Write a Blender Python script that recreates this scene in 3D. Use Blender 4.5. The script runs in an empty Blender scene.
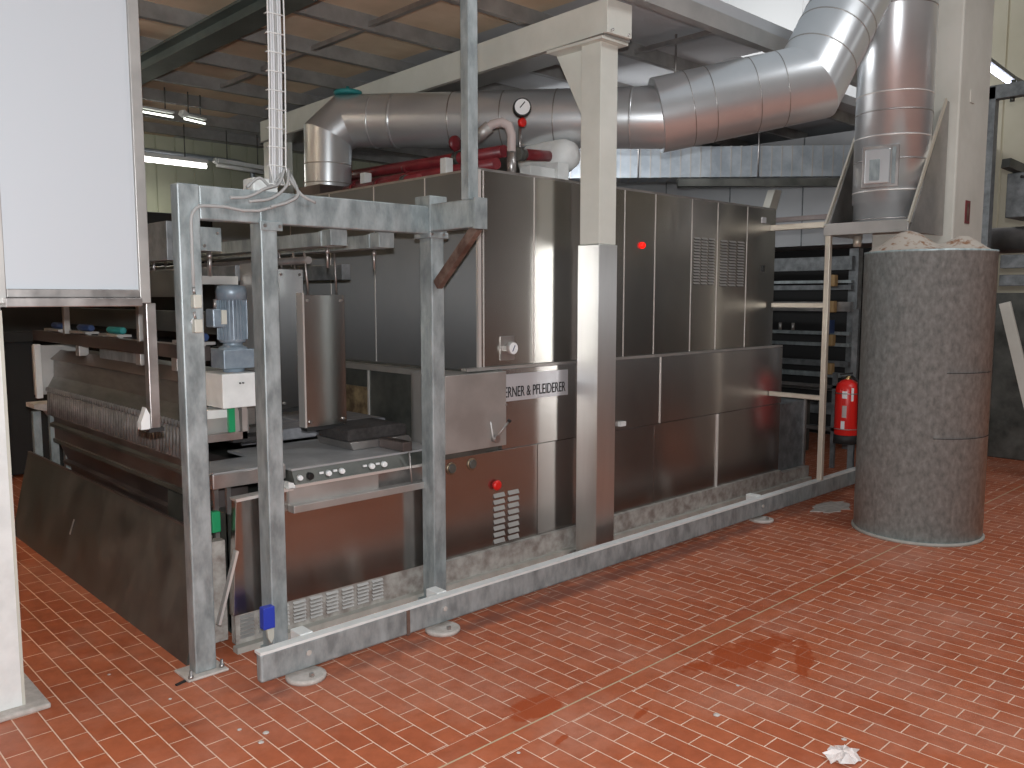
import bpy, bmesh, math, random
from mathutils import Vector, Matrix
random.seed(7)
S = bpy.context.scene
C = S.collection
PI = math.pi

# ------------------------------------------------------------------ materials
def nt(name):
    m = bpy.data.materials.new(name); m.use_nodes = True
    n = m.node_tree.nodes; l = m.node_tree.links
    return m, n, l, n['Principled BSDF']

def pos_noise(n, l, scale=(1, 1, 1), s=5., detail=4., rough=.6):
    g = n.new('ShaderNodeNewGeometry'); mp = n.new('ShaderNodeMapping')
    mp.inputs['Scale'].default_value = scale
    l.new(g.outputs['Position'], mp.inputs['Vector'])
    t = n.new('ShaderNodeTexNoise'); t.inputs['Scale'].default_value = s
    t.inputs['Detail'].default_value = detail; t.inputs['Roughness'].default_value = rough
    l.new(mp.outputs[0], t.inputs['Vector'])
    return t.outputs['Fac']

def ramp(n, l, fac, stops):
    r = n.new('ShaderNodeValToRGB'); e = r.color_ramp.elements
    e[0].position, e[0].color = stops[0][0], (*stops[0][1], 1)
    e[1].position, e[1].color = stops[-1][0], (*stops[-1][1], 1)
    for p, c in stops[1:-1]:
        x = e.new(p); x.color = (*c, 1)
    l.new(fac, r.inputs[0]); return r.outputs[0]

def mat(name, c, rough=.5, metal=0., c2=None, s=6., scale=(1, 1, 1), bump=0., rvar=0., lo=.35, hi=.65, detail=4., spec=None, aniso=0., arot=0., coat=0.):
    m, n, l, b = nt(name)
    b.inputs['Roughness'].default_value = rough
    b.inputs['Metallic'].default_value = metal
    if spec is not None: b.inputs['Specular IOR Level'].default_value = spec
    if coat: b.inputs['Coat Weight'].default_value = coat
    if c2 or bump or rvar:
        f = pos_noise(n, l, scale, s, detail)
        if c2: l.new(ramp(n, l, f, [(lo, c), (hi, c2)]), b.inputs['Base Color'])
        else: b.inputs['Base Color'].default_value = (*c, 1)
        if rvar:
            mr = n.new('ShaderNodeMapRange'); l.new(f, mr.inputs[0])
            mr.inputs[1].default_value = .3; mr.inputs[2].default_value = .7
            mr.inputs[3].default_value = rough - rvar; mr.inputs[4].default_value = rough + rvar
            l.new(mr.outputs[0], b.inputs['Roughness'])
        if bump:
            bp = n.new('ShaderNodeBump'); bp.inputs['Strength'].default_value = bump
            bp.inputs['Distance'].default_value = .01
            l.new(f, bp.inputs['Height']); l.new(bp.outputs[0], b.inputs['Normal'])
    else:
        b.inputs['Base Color'].default_value = (*c, 1)
    if aniso:
        b.inputs['Anisotropic'].default_value = aniso
        b.inputs['Anisotropic Rotation'].default_value = arot
        t = n.new('ShaderNodeTangent'); t.direction_type = 'RADIAL'; t.axis = 'Z'
        l.new(t.outputs[0], b.inputs['Tangent'])
    return m

def emis(name, c, st):
    m, n, l, b = nt(name)
    b.inputs['Base Color'].default_value = (*c, 1)
    b.inputs['Emission Color'].default_value = (*c, 1); b.inputs['Emission Strength'].default_value = st
    return m

M = {}
def steel2(name, c, c2, rough, mixw=.22, s=2.5, grain=(1, 1, 1)):
    """brushed sheet: mostly vertical smear of reflections, some horizontal smear"""
    m, n, l, b = nt(name)
    b2 = n.new('ShaderNodeBsdfPrincipled'); out = n['Material Output']; mx = n.new('ShaderNodeMixShader'); mx.inputs[0].default_value = mixw
    f = pos_noise(n, l, grain, s, 3); col = ramp(n, l, f, [(.3, c), (.7, c2)])
    t = n.new('ShaderNodeTangent'); t.direction_type = 'RADIAL'; t.axis = 'Z'
    for q, ro, ar, an in ((b, rough, .25, .85), (b2, .48, 0., .98)):
        if q is b: l.new(col, q.inputs['Base Color'])
        else: q.inputs['Base Color'].default_value = (.8, .8, .8, 1)
        q.inputs['Metallic'].default_value = 1; q.inputs['Roughness'].default_value = ro
        q.inputs['Anisotropic'].default_value = an; q.inputs['Anisotropic Rotation'].default_value = ar; l.new(t.outputs[0], q.inputs['Tangent'])
    l.new(b.outputs[0], mx.inputs[1]); l.new(b2.outputs[0], mx.inputs[2]); l.new(mx.outputs[0], out.inputs['Surface'])
    return m
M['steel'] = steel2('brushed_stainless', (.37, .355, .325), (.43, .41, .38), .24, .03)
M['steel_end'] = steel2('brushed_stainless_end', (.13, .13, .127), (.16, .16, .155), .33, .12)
M['steel_low'] = steel2('brushed_stainless_lower', (.37, .35, .33), (.43, .41, .385), .21, .12)
M['clad'] = steel2('clad_stainless', (.60, .59, .565), (.68, .67, .645), .30, .3, 6, (2, 2, .3))
M['duct'] = mat('duct_stainless', (.68, .70, .71), .30, .72, c2=(.76, .78, .79), s=2)
M['seam'] = mat('seam_trim', (.78, .74, .70), .45, .6)
M['steel_dark'] = mat('worn_dark_steel', (.075, .08, .072), .42, .45, c2=(.15, .15, .135), s=5, rvar=.12)
M['steel_brown'] = mat('worn_brown_steel', (.13, .105, .095), .4, .7, c2=(.22, .18, .17), s=4, rvar=.1)
M['steel_mid'] = mat('plain_steel', (.36, .34, .33), .38, .85, c2=(.5, .47, .45), s=7, rvar=.08)
M['steel_satin'] = mat('satin_steel', (.44, .425, .405), .5, .7, c2=(.52, .50, .475), s=5, rvar=.05)
M['galv'] = mat('galvanised_steel', (.24, .275, .28), .5, .4, c2=(.44, .485, .49), s=16, scale=(1, 1, .45), detail=6, rvar=.08, bump=.05)
M['galv_dark'] = mat('dull_galvanised_steel', (.15, .16, .165), .55, .5, c2=(.27, .285, .29), s=12, detail=5)
M['galv_duct'] = mat('galvanised_duct', (.34, .38, .42), .5, .6, c2=(.50, .545, .58), s=5, detail=5)
M['jacket'] = mat('mottled_zinc', (.29, .37, .38), .42, .3, c2=(.54, .66, .67), s=34, scale=(1, 1, .6), detail=12, bump=.03, lo=.33, hi=.70)
M['beige'] = mat('beige_paint', (.70, .71, .64), .4, 0, c2=(.77, .78, .71), s=4)
M['beige_conc'] = mat('beige_concrete', (.61, .59, .52), .65, 0, c2=(.69, .67, .60), s=3, bump=.05)
M['cap'] = mat('stained_cement', (.46, .40, .34), .8, 0, c2=(.25, .12, .06), s=14, scale=(1, 1, .2), lo=.52, hi=.64, bump=.1)
M['cream'] = mat('cream_wall_panel', (.66, .60, .44), .5, 0, c2=(.72, .66, .50), s=1.5)
M['green_wall'] = mat('ribbed_wall_sheet', (.38, .39, .29), .5, .1, c2=(.46, .47, .36), s=1.5)
M['white_panel'] = mat('white_panel', (.57, .60, .63), .45, 0)
M['drab_wall'] = mat('drab_wall', (.22, .19, .15), .7, 0, c2=(.28, .25, .2), s=1)
M['white_wall'] = mat('white_wall_panel', (.72, .72, .70), .5, 0)
M['grey_panel'] = mat('light_grey_panel', (.42, .43, .44), .5, 0, c2=(.46, .47, .48), s=2)
M['flange'] = mat('bare_flange', (.42, .41, .39), .35, .8)
M['board'] = mat('brown_board', (.60, .47, .33), .7, 0, c2=(.72, .58, .43), s=2.2, detail=6)
M['purlin'] = mat('grey_purlin', (.22, .215, .205), .5, .3, c2=(.32, .31, .295), s=5)
M['green_beam'] = mat('dark_green_beam', (.07, .085, .075), .5, .2, c2=(.11, .13, .115), s=4)
M['black'] = mat('black_rubber', (.02, .02, .02), .6)
M['dark'] = mat('dark_recess', (.022, .022, .022), .75)
M['foam'] = mat('dark_foam', (.03, .026, .025), .95, 0, c2=(.055, .048, .045), s=40)
M['table_grey'] = mat('worn_grey_table', (.36, .365, .37), .45, .3, c2=(.46, .465, .47), s=8)
M['steel_hood'] = mat('hood_steel', (.14, .14, .13), .4, .6, c2=(.25, .25, .235), s=5, scale=(1, .5, 2))
M['flap'] = mat('dusty_flaps', (.13, .12, .11), .6, .3, c2=(.24, .22, .21), s=14)
M['belt'] = mat('grey_belt', (.20, .20, .215), .6, 0, c2=(.28, .28, .295), s=20)
M['red'] = mat('red_paint', (.75, .02, .015), .35)
M['maroon'] = mat('maroon_pipe_paint', (.15, .014, .02), .4, 0, c2=(.22, .025, .03), s=8)
M['pink'] = mat('dusty_pink_pipe', (.50, .42, .40), .55)
M['white'] = mat('white_paint', (.78, .79, .77), .5, 0, c2=(.68, .69, .67), s=9)
M['cable'] = mat('white_cable', (.68, .69, .70), .5)
M['cable_grey'] = mat('grey_cable', (.40, .40, .39), .5)
M['ivory'] = mat('ivory_plastic', (.55, .54, .47), .5)
M['motor'] = mat('blue_grey_motor', (.20, .25, .30), .4, .2, c2=(.27, .33, .38), s=20)
M['blue'] = mat('blue_plastic', (.035, .06, .45), .4)
M['teal'] = mat('teal_hose', (.03, .25, .25), .5)
M['navy'] = mat('navy_plastic', (.03, .06, .16), .5)
M['green'] = mat('green_plastic', (.01, .28, .11), .4)
M['ochre'] = mat('ochre_block', (.42, .27, .12), .6)
M['cardboard'] = mat('brown_carton', (.30, .15, .05), .8)
M['tan'] = mat('tan_reflection', (.50, .38, .22), .45, .5, c2=(.16, .11, .07), s=12)  # a yellowish reflection on the steel, painted as colour
M['dull_brass'] = mat('dull_brass', (.34, .27, .19), .4, .9)
M['brass'] = mat('brass', (.55, .38, .18), .35, 1)
M['rust'] = mat('rusty_steel', (.11, .06, .045), .6, .3, c2=(.22, .15, .12), s=15)
M['plinth'] = mat('stained_plinth', (.26, .22, .195), .6, .2, c2=(.50, .48, .44), s=14, scale=(1, 1, 1), detail=6)
M['curb'] = mat('grey_curb', (.34, .33, .29), .7, 0, c2=(.42, .40, .36), s=12)
M['cement'] = mat('grey_cement', (.42, .38, .34), .9, 0, c2=(.55, .50, .46), s=25)
M['plastic'] = mat('crumpled_plastic', (.60, .50, .46), .35, 0, c2=(.75, .68, .65), s=25)
M['dial'] = mat('dial_face', (.85, .86, .86), .4)
M['ink'] = mat('black_ink', (.01, .01, .01), .5)
M['sign'] = mat('pale_sign_plate', (.62, .62, .64), .35, .4)
M['leg'] = mat('pale_steel_tube', (.68, .62, .52), .4, .5)
M['lamp'] = emis('lamp_tube', (1, .97, .92), 9)
M['lamp_dim'] = emis('lamp_tube_far', (.95, 1, .9), 3)
M['lamp_blue'] = emis('lamp_tube_cool', (.78, .8, 1), 14)
M['fill_glow'] = emis('added_glow', (1, .98, .95), 1.2)  # glow added for reflections in the steel, no known doorway
M['fill_glow_bright'] = emis('added_glow_bright', (1, .99, .97), 3)  # brighter part of the added glow
M['redlamp'] = emis('red_indicator', (1, .01, .005), 1.2)
M['silicone'] = mat('beige_silicone', (.52, .40, .26), .6)

def tile_mat(name, along_y):
    m, n, l, b = nt(name)
    g = n.new('ShaderNodeNewGeometry'); sp = n.new('ShaderNodeSeparateXYZ'); l.new(g.outputs['Position'], sp.inputs[0])
    cb = n.new('ShaderNodeCombineXYZ')
    def off(sock, o):
        a = n.new('ShaderNodeMath'); a.operation = 'ADD'; a.inputs[1].default_value = o; l.new(sock, a.inputs[0]); return a.outputs[0]
    if along_y:
        l.new(off(sp.outputs['Y'], -2.463 + .09875 * 0 + 19.75), cb.inputs[0]); l.new(off(sp.outputs['X'], -1.108 + 9.05), cb.inputs[1])
    else:
        l.new(off(sp.outputs['X'], -2.061 + 20.5), cb.inputs[0]); l.new(off(sp.outputs['Y'], -2.166 + 9.3), cb.inputs[1])
    br = n.new('ShaderNodeTexBrick')
    br.offset = .5; br.squash = 1
    br.inputs['Scale'].default_value = 1
    br.inputs['Brick Width'].default_value = .1975 if along_y else .205
    br.inputs['Row Height'].default_value = .0905 if along_y else .093
    br.inputs['Mortar Size'].default_value = .0023
    br.inputs['Mortar Smooth'].default_value = .15
    br.inputs['Bias'].default_value = 0.
    br.inputs['Color1'].default_value = (.48, .135, .060, 1)
    br.inputs['Color2'].default_value = (.41, .105, .046, 1)
    br.inputs['Mortar'].default_value = (.85, .62, .48, 1)
    l.new(cb.outputs[0], br.inputs['Vector'])
    # faded, chalky patches
    f = pos_noise(n, l, (1, 1, 1), 1.6, 5, .65)
    mr = n.new('ShaderNodeMapRange'); l.new(f, mr.inputs[0]); mr.inputs[1].default_value = .45; mr.inputs[2].default_value = .72; mr.inputs[4].default_value = .42
    mx = n.new('ShaderNodeMix'); mx.data_type = 'RGBA'; l.new(mr.outputs[0], mx.inputs['Factor'])
    l.new(br.outputs['Color'], mx.inputs['A']); mx.inputs['B'].default_value = (.62, .33, .24, 1)
    # fine grime
    f2 = pos_noise(n, l, (1, 1, 1), 12, 5, .7)
    r2 = ramp(n, l, f2, [(.3, (.80, .78, .76)), (.6, (1, 1, 1))])
    mu = n.new('ShaderNodeMix'); mu.data_type = 'RGBA'; mu.blend_type = 'MULTIPLY'; mu.inputs['Factor'].default_value = 1
    l.new(mx.outputs['Result'], mu.inputs['A']); l.new(r2, mu.inputs['B'])
    # damp stains: ellipse masks broken by noise
    cur = mu.outputs['Result']
    f3 = pos_noise(n, l, (1, 1, 1), 6, 4, .6)
    wet = None
    for (cx, cy, rx, ry, a) in [(3.26, 1.95, .36, .13, -.15), (3.42, 1.74, .22, .045, .45), (2.32, 2.24, .17, .075, 0), (2.52, 1.93, .07, .018, .2), (2.16, 2.01, .05, .016, .2)]:
        mp = n.new('ShaderNodeMapping'); mp.vector_type = 'TEXTURE'
        mp.inputs['Location'].default_value = (cx, cy, 0); mp.inputs['Rotation'].default_value = (0, 0, a); mp.inputs['Scale'].default_value = (rx, ry, 1)
        l.new(g.outputs['Position'], mp.inputs['Vector'])
        ln = n.new('ShaderNodeVectorMath'); ln.operation = 'LENGTH'; l.new(mp.outputs[0], ln.inputs[0])
        ad = n.new('ShaderNodeMath'); ad.operation = 'MULTIPLY_ADD'; ad.inputs[1].default_value = 3.4
        l.new(f3, ad.inputs[0]); l.new(ln.outputs['Value'], ad.inputs[2])
        q = n.new('ShaderNodeMapRange'); l.new(ad.outputs[0], q.inputs[0])
        q.inputs[1].default_value = 2.62; q.inputs[2].default_value = 2.38; q.inputs[3].default_value = 0; q.inputs[4].default_value = 1
        if wet is None: wet = q.outputs[0]
        else:
            w = n.new('ShaderNodeMath'); w.operation = 'MAXIMUM'; l.new(wet, w.inputs[0]); l.new(q.outputs[0], w.inputs[1]); wet = w.outputs[0]
    ws = n.new('ShaderNodeMath'); ws.operation = 'MULTIPLY'; ws.inputs[1].default_value = .8; l.new(wet, ws.inputs[0])
    m2 = n.new('ShaderNodeMix'); m2.data_type = 'RGBA'; l.new(ws.outputs[0], m2.inputs['Factor']); l.new(cur, m2.inputs['A']); m2.inputs['B'].default_value = (.36, .062, .014, 1)
    # darker band along the crash rail
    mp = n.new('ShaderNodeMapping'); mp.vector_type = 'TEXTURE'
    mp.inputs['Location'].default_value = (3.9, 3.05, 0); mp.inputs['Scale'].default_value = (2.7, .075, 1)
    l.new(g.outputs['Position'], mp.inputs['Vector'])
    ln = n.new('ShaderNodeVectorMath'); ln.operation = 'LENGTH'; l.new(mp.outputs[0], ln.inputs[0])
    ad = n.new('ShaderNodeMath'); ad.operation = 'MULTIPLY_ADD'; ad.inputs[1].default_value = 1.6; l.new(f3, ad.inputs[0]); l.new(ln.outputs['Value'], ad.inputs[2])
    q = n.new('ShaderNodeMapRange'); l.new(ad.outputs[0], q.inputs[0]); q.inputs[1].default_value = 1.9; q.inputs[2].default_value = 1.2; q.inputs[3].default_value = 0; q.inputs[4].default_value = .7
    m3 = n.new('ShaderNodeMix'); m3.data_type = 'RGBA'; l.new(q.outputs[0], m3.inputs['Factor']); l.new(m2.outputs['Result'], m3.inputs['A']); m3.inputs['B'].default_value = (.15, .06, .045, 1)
    l.new(m3.outputs['Result'], b.inputs['Base Color'])
    rr = n.new('ShaderNodeMapRange'); l.new(f, rr.inputs[0]); rr.inputs[1].default_value = .3; rr.inputs[2].default_value = .7; rr.inputs[3].default_value = .38; rr.inputs[4].default_value = .55
    l.new(rr.outputs[0], b.inputs['Roughness'])
    b.inputs['Specular IOR Level'].default_value = .22
    bp = n.new('ShaderNodeBump'); bp.inputs['Strength'].default_value = .25; bp.inputs['Distance'].default_value = .003; bp.invert = True
    l.new(br.outputs['Fac'], bp.inputs['Height']); l.new(bp.outputs[0], b.inputs['Normal'])
    return m
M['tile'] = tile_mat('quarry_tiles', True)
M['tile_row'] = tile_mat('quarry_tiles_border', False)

# ------------------------------------------------------------------ mesh helpers
class MB:
    def __init__(s): s.b = bmesh.new(); s.mi = 0
    def _f(s, vs, smooth=False):
        try:
            f = s.b.faces.new(vs); f.smooth = smooth; f.material_index = s.mi; return f
        except ValueError: return None
    def box(s, x0, x1, y0, y1, z0, z1, rot=None, piv=None):
        v = [s.b.verts.new((x, y, z)) for x in (x0, x1) for y in (y0, y1) for z in (z0, z1)]
        for q in ((0, 1, 3, 2), (4, 6, 7, 5), (0, 4, 5, 1), (2, 3, 7, 6), (0, 2, 6, 4), (1, 5, 7, 3)): s._f([v[i] for i in q])
        if rot is not None:
            piv = Vector(piv) if piv else Vector(((x0 + x1) / 2, (y0 + y1) / 2, (z0 + z1) / 2))
            for w in v: w.co = rot @ (w.co - piv) + piv
        return s
    def bar(s, p0, p1, w, h, up=(0, 0, 1)):
        p0, p1 = Vector(p0), Vector(p1); d = (p1 - p0).normalized(); up = Vector(up)
        if abs(d.dot(up)) > .98: up = Vector((0, 1, 0))
        sx = d.cross(up).normalized(); sz = sx.cross(d).normalized()
        r = []
        for p in (p0, p1): r.append([s.b.verts.new(p + sx * a * w / 2 + sz * b_ * h / 2) for a, b_ in ((-1, -1), (1, -1), (1, 1), (-1, 1))])
        for i in range(4): s._f([r[0][i], r[0][(i + 1) % 4], r[1][(i + 1) % 4], r[1][i]])
        s._f(r[0][::-1]); s._f(r[1]); return s
    def tube(s, pts, r, seg=16, cap=True, smooth=True, rr=None):
        pts = [Vector(p) for p in pts]; n = len(pts); rings = []
        dirs = [(pts[i + 1] - pts[i]).normalized() for i in range(n - 1)]
        up = Vector((0, 0, 1)) if abs(dirs[0].z) < .9 else Vector((1, 0, 0))
        u = dirs[0].cross(up).normalized(); v = u.cross(dirs[0]).normalized()
        base = [(math.cos(2 * PI * k / seg), math.sin(2 * PI * k / seg)) for k in range(seg)]
        ra = rr[0] if rr else r
        cur = [pts[0] + (u * a + v * c) * ra for a, c in base]
        rings.append([s.b.verts.new(p) for p in cur])
        for i in range(1, n):
            d = dirs[i - 1]
            if rr:
                cc = sum(cur, Vector()) / seg; k = rr[i] / rr[i - 1]; cur = [cc + (p - cc) * k for p in cur]
            nn = d if i == n - 1 else (d + dirs[i]).normalized()
            cur = [p + d * ((pts[i] - p).dot(nn) / d.dot(nn)) for p in cur]
            rings.append([s.b.verts.new(p) for p in cur])
        for i in range(n - 1):
            for k in range(seg): s._f([rings[i][k], rings[i][(k + 1) % seg], rings[i + 1][(k + 1) % seg], rings[i + 1][k]], smooth)
        for i in range(1, n - 1):
            if dirs[i - 1].angle(dirs[i]) > .3 and r > .1:
                for k in range(seg):
                    e = s.b.edges.get((rings[i][k], rings[i][(k + 1) % seg]))
                    if e: e.smooth = False
        if cap: s._f(rings[0][::-1]); s._f(rings[-1])
        return s
    def lathe(s, prof, c=(0, 0, 0), seg=32, axis='z', smooth=True):
        rings = []
        for r, h in prof:
            ring = []
            for k in range(seg):
                a = 2 * PI * k / seg; x, y = r * math.cos(a), r * math.sin(a)
                p = {'z': (x, y, h), 'y': (x, h, y), 'x': (h, x, y)}[axis]
                ring.append(s.b.verts.new((c[0] + p[0], c[1] + p[1], c[2] + p[2])))
            rings.append(ring)
        for i in range(len(rings) - 1):
            for k in range(seg): s._f([rings[i][k], rings[i][(k + 1) % seg], rings[i + 1][(k + 1) % seg], rings[i + 1][k]], smooth)
        s._f(rings[0][::-1]); s._f(rings[-1]); return s
    def prism(s, poly, a0, a1, axis='y'):
        """poly: 2-D outline, extruded along axis from a0 to a1. axis y: (x,z); x: (y,z); z: (x,y)"""
        def mk(p, a): return {'y': (p[0], a, p[1]), 'x': (a, p[0], p[1]), 'z': (p[0], p[1], a)}[axis]
        r0 = [s.b.verts.new(mk(p, a0)) for p in poly]; r1 = [s.b.verts.new(mk(p, a1)) for p in poly]
        k = len(poly)
        for i in range(k): s._f([r0[i], r0[(i + 1) % k], r1[(i + 1) % k], r1[i]])
        s._f(r0[::-1]); s._f(r1); return s
    def build(s, name, m, parent=None, bevel=0., loc=None):
        b = s.b
        bmesh.ops.recalc_face_normals(b, faces=b.faces)
        org = Vector((0, 0, 0))
        if parent is not None:
            o = parent
            while o is not None: org += o.location; o = o.parent
        elif loc is not None: org = Vector(loc)
        else:
            xs = [v.co for v in b.verts]
            org = Vector((sum(p.x for p in xs) / len(xs), sum(p.y for p in xs) / len(xs), min(p.z for p in xs)))
        for v in b.verts: v.co -= org
        me = bpy.data.meshes.new(name); b.to_mesh(me); b.free()
        ms = m if isinstance(m, (list, tuple)) else [m]
        for q in ms: me.materials.append(M[q] if isinstance(q, str) else q)
        ob = bpy.data.objects.new(name, me); C.objects.link(ob)
        if parent is not None: ob.parent = parent
        else: ob.location = org
        if bevel:
            bv = ob.modifiers.new('bevel', 'BEVEL'); bv.width = bevel; bv.segments = 2; bv.limit_method = 'ANGLE'; bv.angle_limit = math.radians(40)
        return ob

def tag(o, label, cat, group=None, kind=None):
    o['label'] = label; o['category'] = cat
    if group: o['group'] = group
    if kind: o['kind'] = kind
    return o
def thing(name, loc, label, cat, group=None, kind=None):
    o = bpy.data.objects.new(name, None); C.objects.link(o); o.location = loc; o.empty_display_size = .1
    return tag(o, label, cat, group, kind)
def struct(o): o['kind'] = 'structure'; return o
def box(name, m, *a, parent=None, bevel=0., **k): return MB().box(*a, **k).build(name, m, parent, bevel)
def bolts(parent, pts, axis='y', r=.009, name='bolt', m='steel_mid'):
    for p in pts:
        MB().lathe([(r, -.006), (r, .0), (r * .7, .003)] if axis != 'y' else [(r * .7, -.011), (r, -.008), (r, 0)], p, 8, axis, False).build(name, m, parent)

# ------------------------------------------------------------------ the room
XW, YW, X0, Y0 = 12.0, 9.8, -3.0, -6.5
fl = MB()
def quad(x0, x1, y0, y1, mi):
    fl.mi = mi
    v = [fl.b.verts.new(p) for p in ((x0, y0, 0), (x1, y0, 0), (x1, y1, 0), (x0, y1, 0))]; fl._f(v)
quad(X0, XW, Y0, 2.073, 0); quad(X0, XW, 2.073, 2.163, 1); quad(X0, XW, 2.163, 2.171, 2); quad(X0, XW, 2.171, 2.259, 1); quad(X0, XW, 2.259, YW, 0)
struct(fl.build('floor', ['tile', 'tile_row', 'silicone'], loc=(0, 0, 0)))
def wall_ribbed(name, m, axis, at, a0, a1, z0, z1, pitch, depth, sgn):
    mb = MB(); a = a0; poly = [];
    while a < a1 - 1e-6:
        b_ = min(a + pitch, a1)
        poly += [(a, 0), (b_ - .03, 0), (b_ - .022, depth), (b_ - .008, depth)]
        a = b_
    poly.append((a1, 0))
    for i in range(len(poly) - 1):
        (p, d), (q, e) = poly[i], poly[i + 1]
        if axis == 'x': vs = [(at + sgn * d, p, z0), (at + sgn * e, q, z0), (at + sgn * e, q, z1), (at + sgn * d, p, z1)]
        else: vs = [(p, at + sgn * d, z0), (q, at + sgn * e, z0), (q, at + sgn * e, z1), (p, at + sgn * d, z1)]
        mb._f([mb.b.verts.new(v) for v in vs])
    bmesh.ops.remove_doubles(mb.b, verts=mb.b.verts, dist=1e-5)
    return struct(mb.build(name, m, loc=(0, 0, 0)))
wall_ribbed('wall_back', 'green_wall', 'y', YW, X0, XW, 0, 6.5, .22, .02, 1)
wall_ribbed('wall_right', 'white_wall', 'x', XW, 5.2, YW, 0, 6.5, 1.25, .01, 1)
wall_ribbed('wall_right', 'cream', 'x', XW, -2.9, 5.2, 0, 6.5, .55, .015, 1)
wall_ribbed('wall_right', 'drab_wall', 'x', XW, Y0, -2.9, 0, 10.5, .55, .015, 1)
struct(box('wall_left', 'white_wall', X0 - .1, X0, Y0, YW, 0, 6.5))
struct(box('wall_front', 'drab_wall', X0, XW, Y0 - .1, Y0, 0, 10.5))
# mezzanine soffit
struct(box('ceiling', 'board', X0, 4.0, 3.17, YW, 3.40, 3.48))
struct(box('ceiling', 'grey_panel', 4.0, 5.8, 3.17, 8.0, 3.40, 3.48))
struct(box('ceiling', 'grey_panel', 5.8, XW, 3.77, 8.0, 3.40, 3.48))
struct(box('ceiling', 'grey_panel', 4.0, XW, 8.0, YW, 3.40, 3.48))
# added glowing panels behind the camera's right, seen only as reflections in the steel
d = MB(); d.box(XW - .03, XW - .012, -4.82, -4.35, .05, 2.5).build('fill_panel_1', 'fill_glow')
struct(MB().box(XW - .05, XW - .031, -4.78, -4.39, 1.25, 2.0).build('fill_pane_1', 'fill_glow_bright'))
struct(bpy.data.objects['fill_panel_1'])
f = MB(); f.box(XW - .06, XW - .01, -4.94, -4.82, 0, 2.62).box(XW - .06, XW - .01, -4.35, -4.23, 0, 2.62).box(XW - .06, XW - .01, -4.82, -4.35, 2.5, 2.62)
struct(f.build('trim_1', 'steel_mid'))

# ------------------------------------------------------------------ mezzanine steel
mz = thing('mezzanine_beam', (3.94, 3.22, 3.083), 'long beige boxed beam resting on the painted column and running to the back', 'beam')
MB().bar((3.945, 3.25, 3.193), (4.155, 7.8, 3.193), .21, .190).build('beam_casing', 'beige', mz, .004)
MB().bar((3.946, 3.27, 3.0905), (4.155, 7.8, 3.0905), .22, .015).build('bottom_flange', 'flange', mz)
for x in (3.875, 4.02): bolts(mz, [(x, 3.248, 3.115)], 'y', .008)
mb = MB(); mb.box(3.55, 8.6, 3.155, 3.225, 3.292, 3.40).build('edge_channel', 'steel_satin')
tag(bpy.data.objects['edge_channel'], 'grey steel edge channel along the front of the platform, over the beige column', 'beam')
JY = [3.96, 4.75, 5.48, 6.22, 6.95, 7.68, 8.41, 9.14]
for i, y in enumerate(JY):
    mb = MB()
    x1 = 9.0 if i < 3 else 7.6
    mb.prism([(y - .022, 3.303), (y + .022, 3.303), (y + .022, 3.31), (y - .014, 3.31), (y - .014, 3.39), (y + .022, 3.39), (y + .022, 3.40), (y - .022, 3.40)], -2., x1, 'x')
    o = mb.build('ceiling_purlin', 'purlin')
    w = ['nearest', 'second nearest', 'third', 'fourth', 'fifth', 'sixth', 'seventh', 'farthest'][i]
    tag(o, f'grey channel joist under the brown boards, {w} of the row from the front', 'joist', 'joists under the platform')
g = MB()
g.box(2.36, 2.52, 3.2, 9.7, 3.186, 3.20).box(2.43, 2.45, 3.2, 9.7, 3.20, 3.284).box(2.36, 2.52, 3.2, 9.7, 3.284, 3.30)
tag(g.build('green_beam', 'green_beam'), 'dark green I-beam carrying the joists, left of the wire cable tray', 'beam')
for i, (x, k) in enumerate([(3.25, 1), (3.25, 2), (3.26, 3), (3.24, 0), (4.96, -1), (5.95, 0), (2.05, 2)]):
    y0, y1 = (3.225 if k < 0 else JY[k] + .022), JY[k + 1] - .014
    lab = ['bridging strut between joists left of the galvanised upright', 'bridging strut behind the wire cable tray', 'short bridging strut far back over the oven', 'short bridging strut nearest the camera above the frame', 'bridging strut between edge channel and joist right of the beige column', 'bridging strut above the bend of the exhaust duct', 'bridging strut left of the dark green beam'][i]
    tag(MB().box(x - .016, x + .016, y0, y1, 3.322, 3.354).build('bridging_strut', 'steel_mid'), 'steel ' + lab, 'strut', 'bridging struts between joists')
tag(MB().box(4.05, 4.25, 7.55, 7.75, 0, 3.083).build('rear_column', 'beige', None, .005), 'beige column far back under the end of the boxed beam', 'column')

# ------------------------------------------------------------------ painted column with stainless cladding
pc = thing('painted_column', (3.945, 3.40, 0), 'beige square column with stainless lower cladding in front of the oven', 'column')
MB().box(3.870, 4.024, 3.326, 3.479, 1.912, 3.083).box(3.874, 4.02, 3.33, 3.475, .02, 1.912).build('column_shaft', 'beige', pc, .004)
MB().box(3.862, 4.031, 3.318, 3.487, .02, 1.91).build('stainless_cladding', 'clad', pc, .004)
MB().prism([(3.479, 3.083), (3.479, 2.63), (3.494, 2.63), (3.73, 3.065), (3.73, 3.083)], 3.93, 3.955, 'x').build('gusset', 'beige', pc)
MB().box(3.825, 4.06, 3.28, 3.72, 3.068, 3.083).build('cap_plate', 'beige', pc)
MB().box(3.82, 4.07, 3.28, 3.50, 0, .02).build('foot_plate', 'steel_mid', pc)

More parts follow.
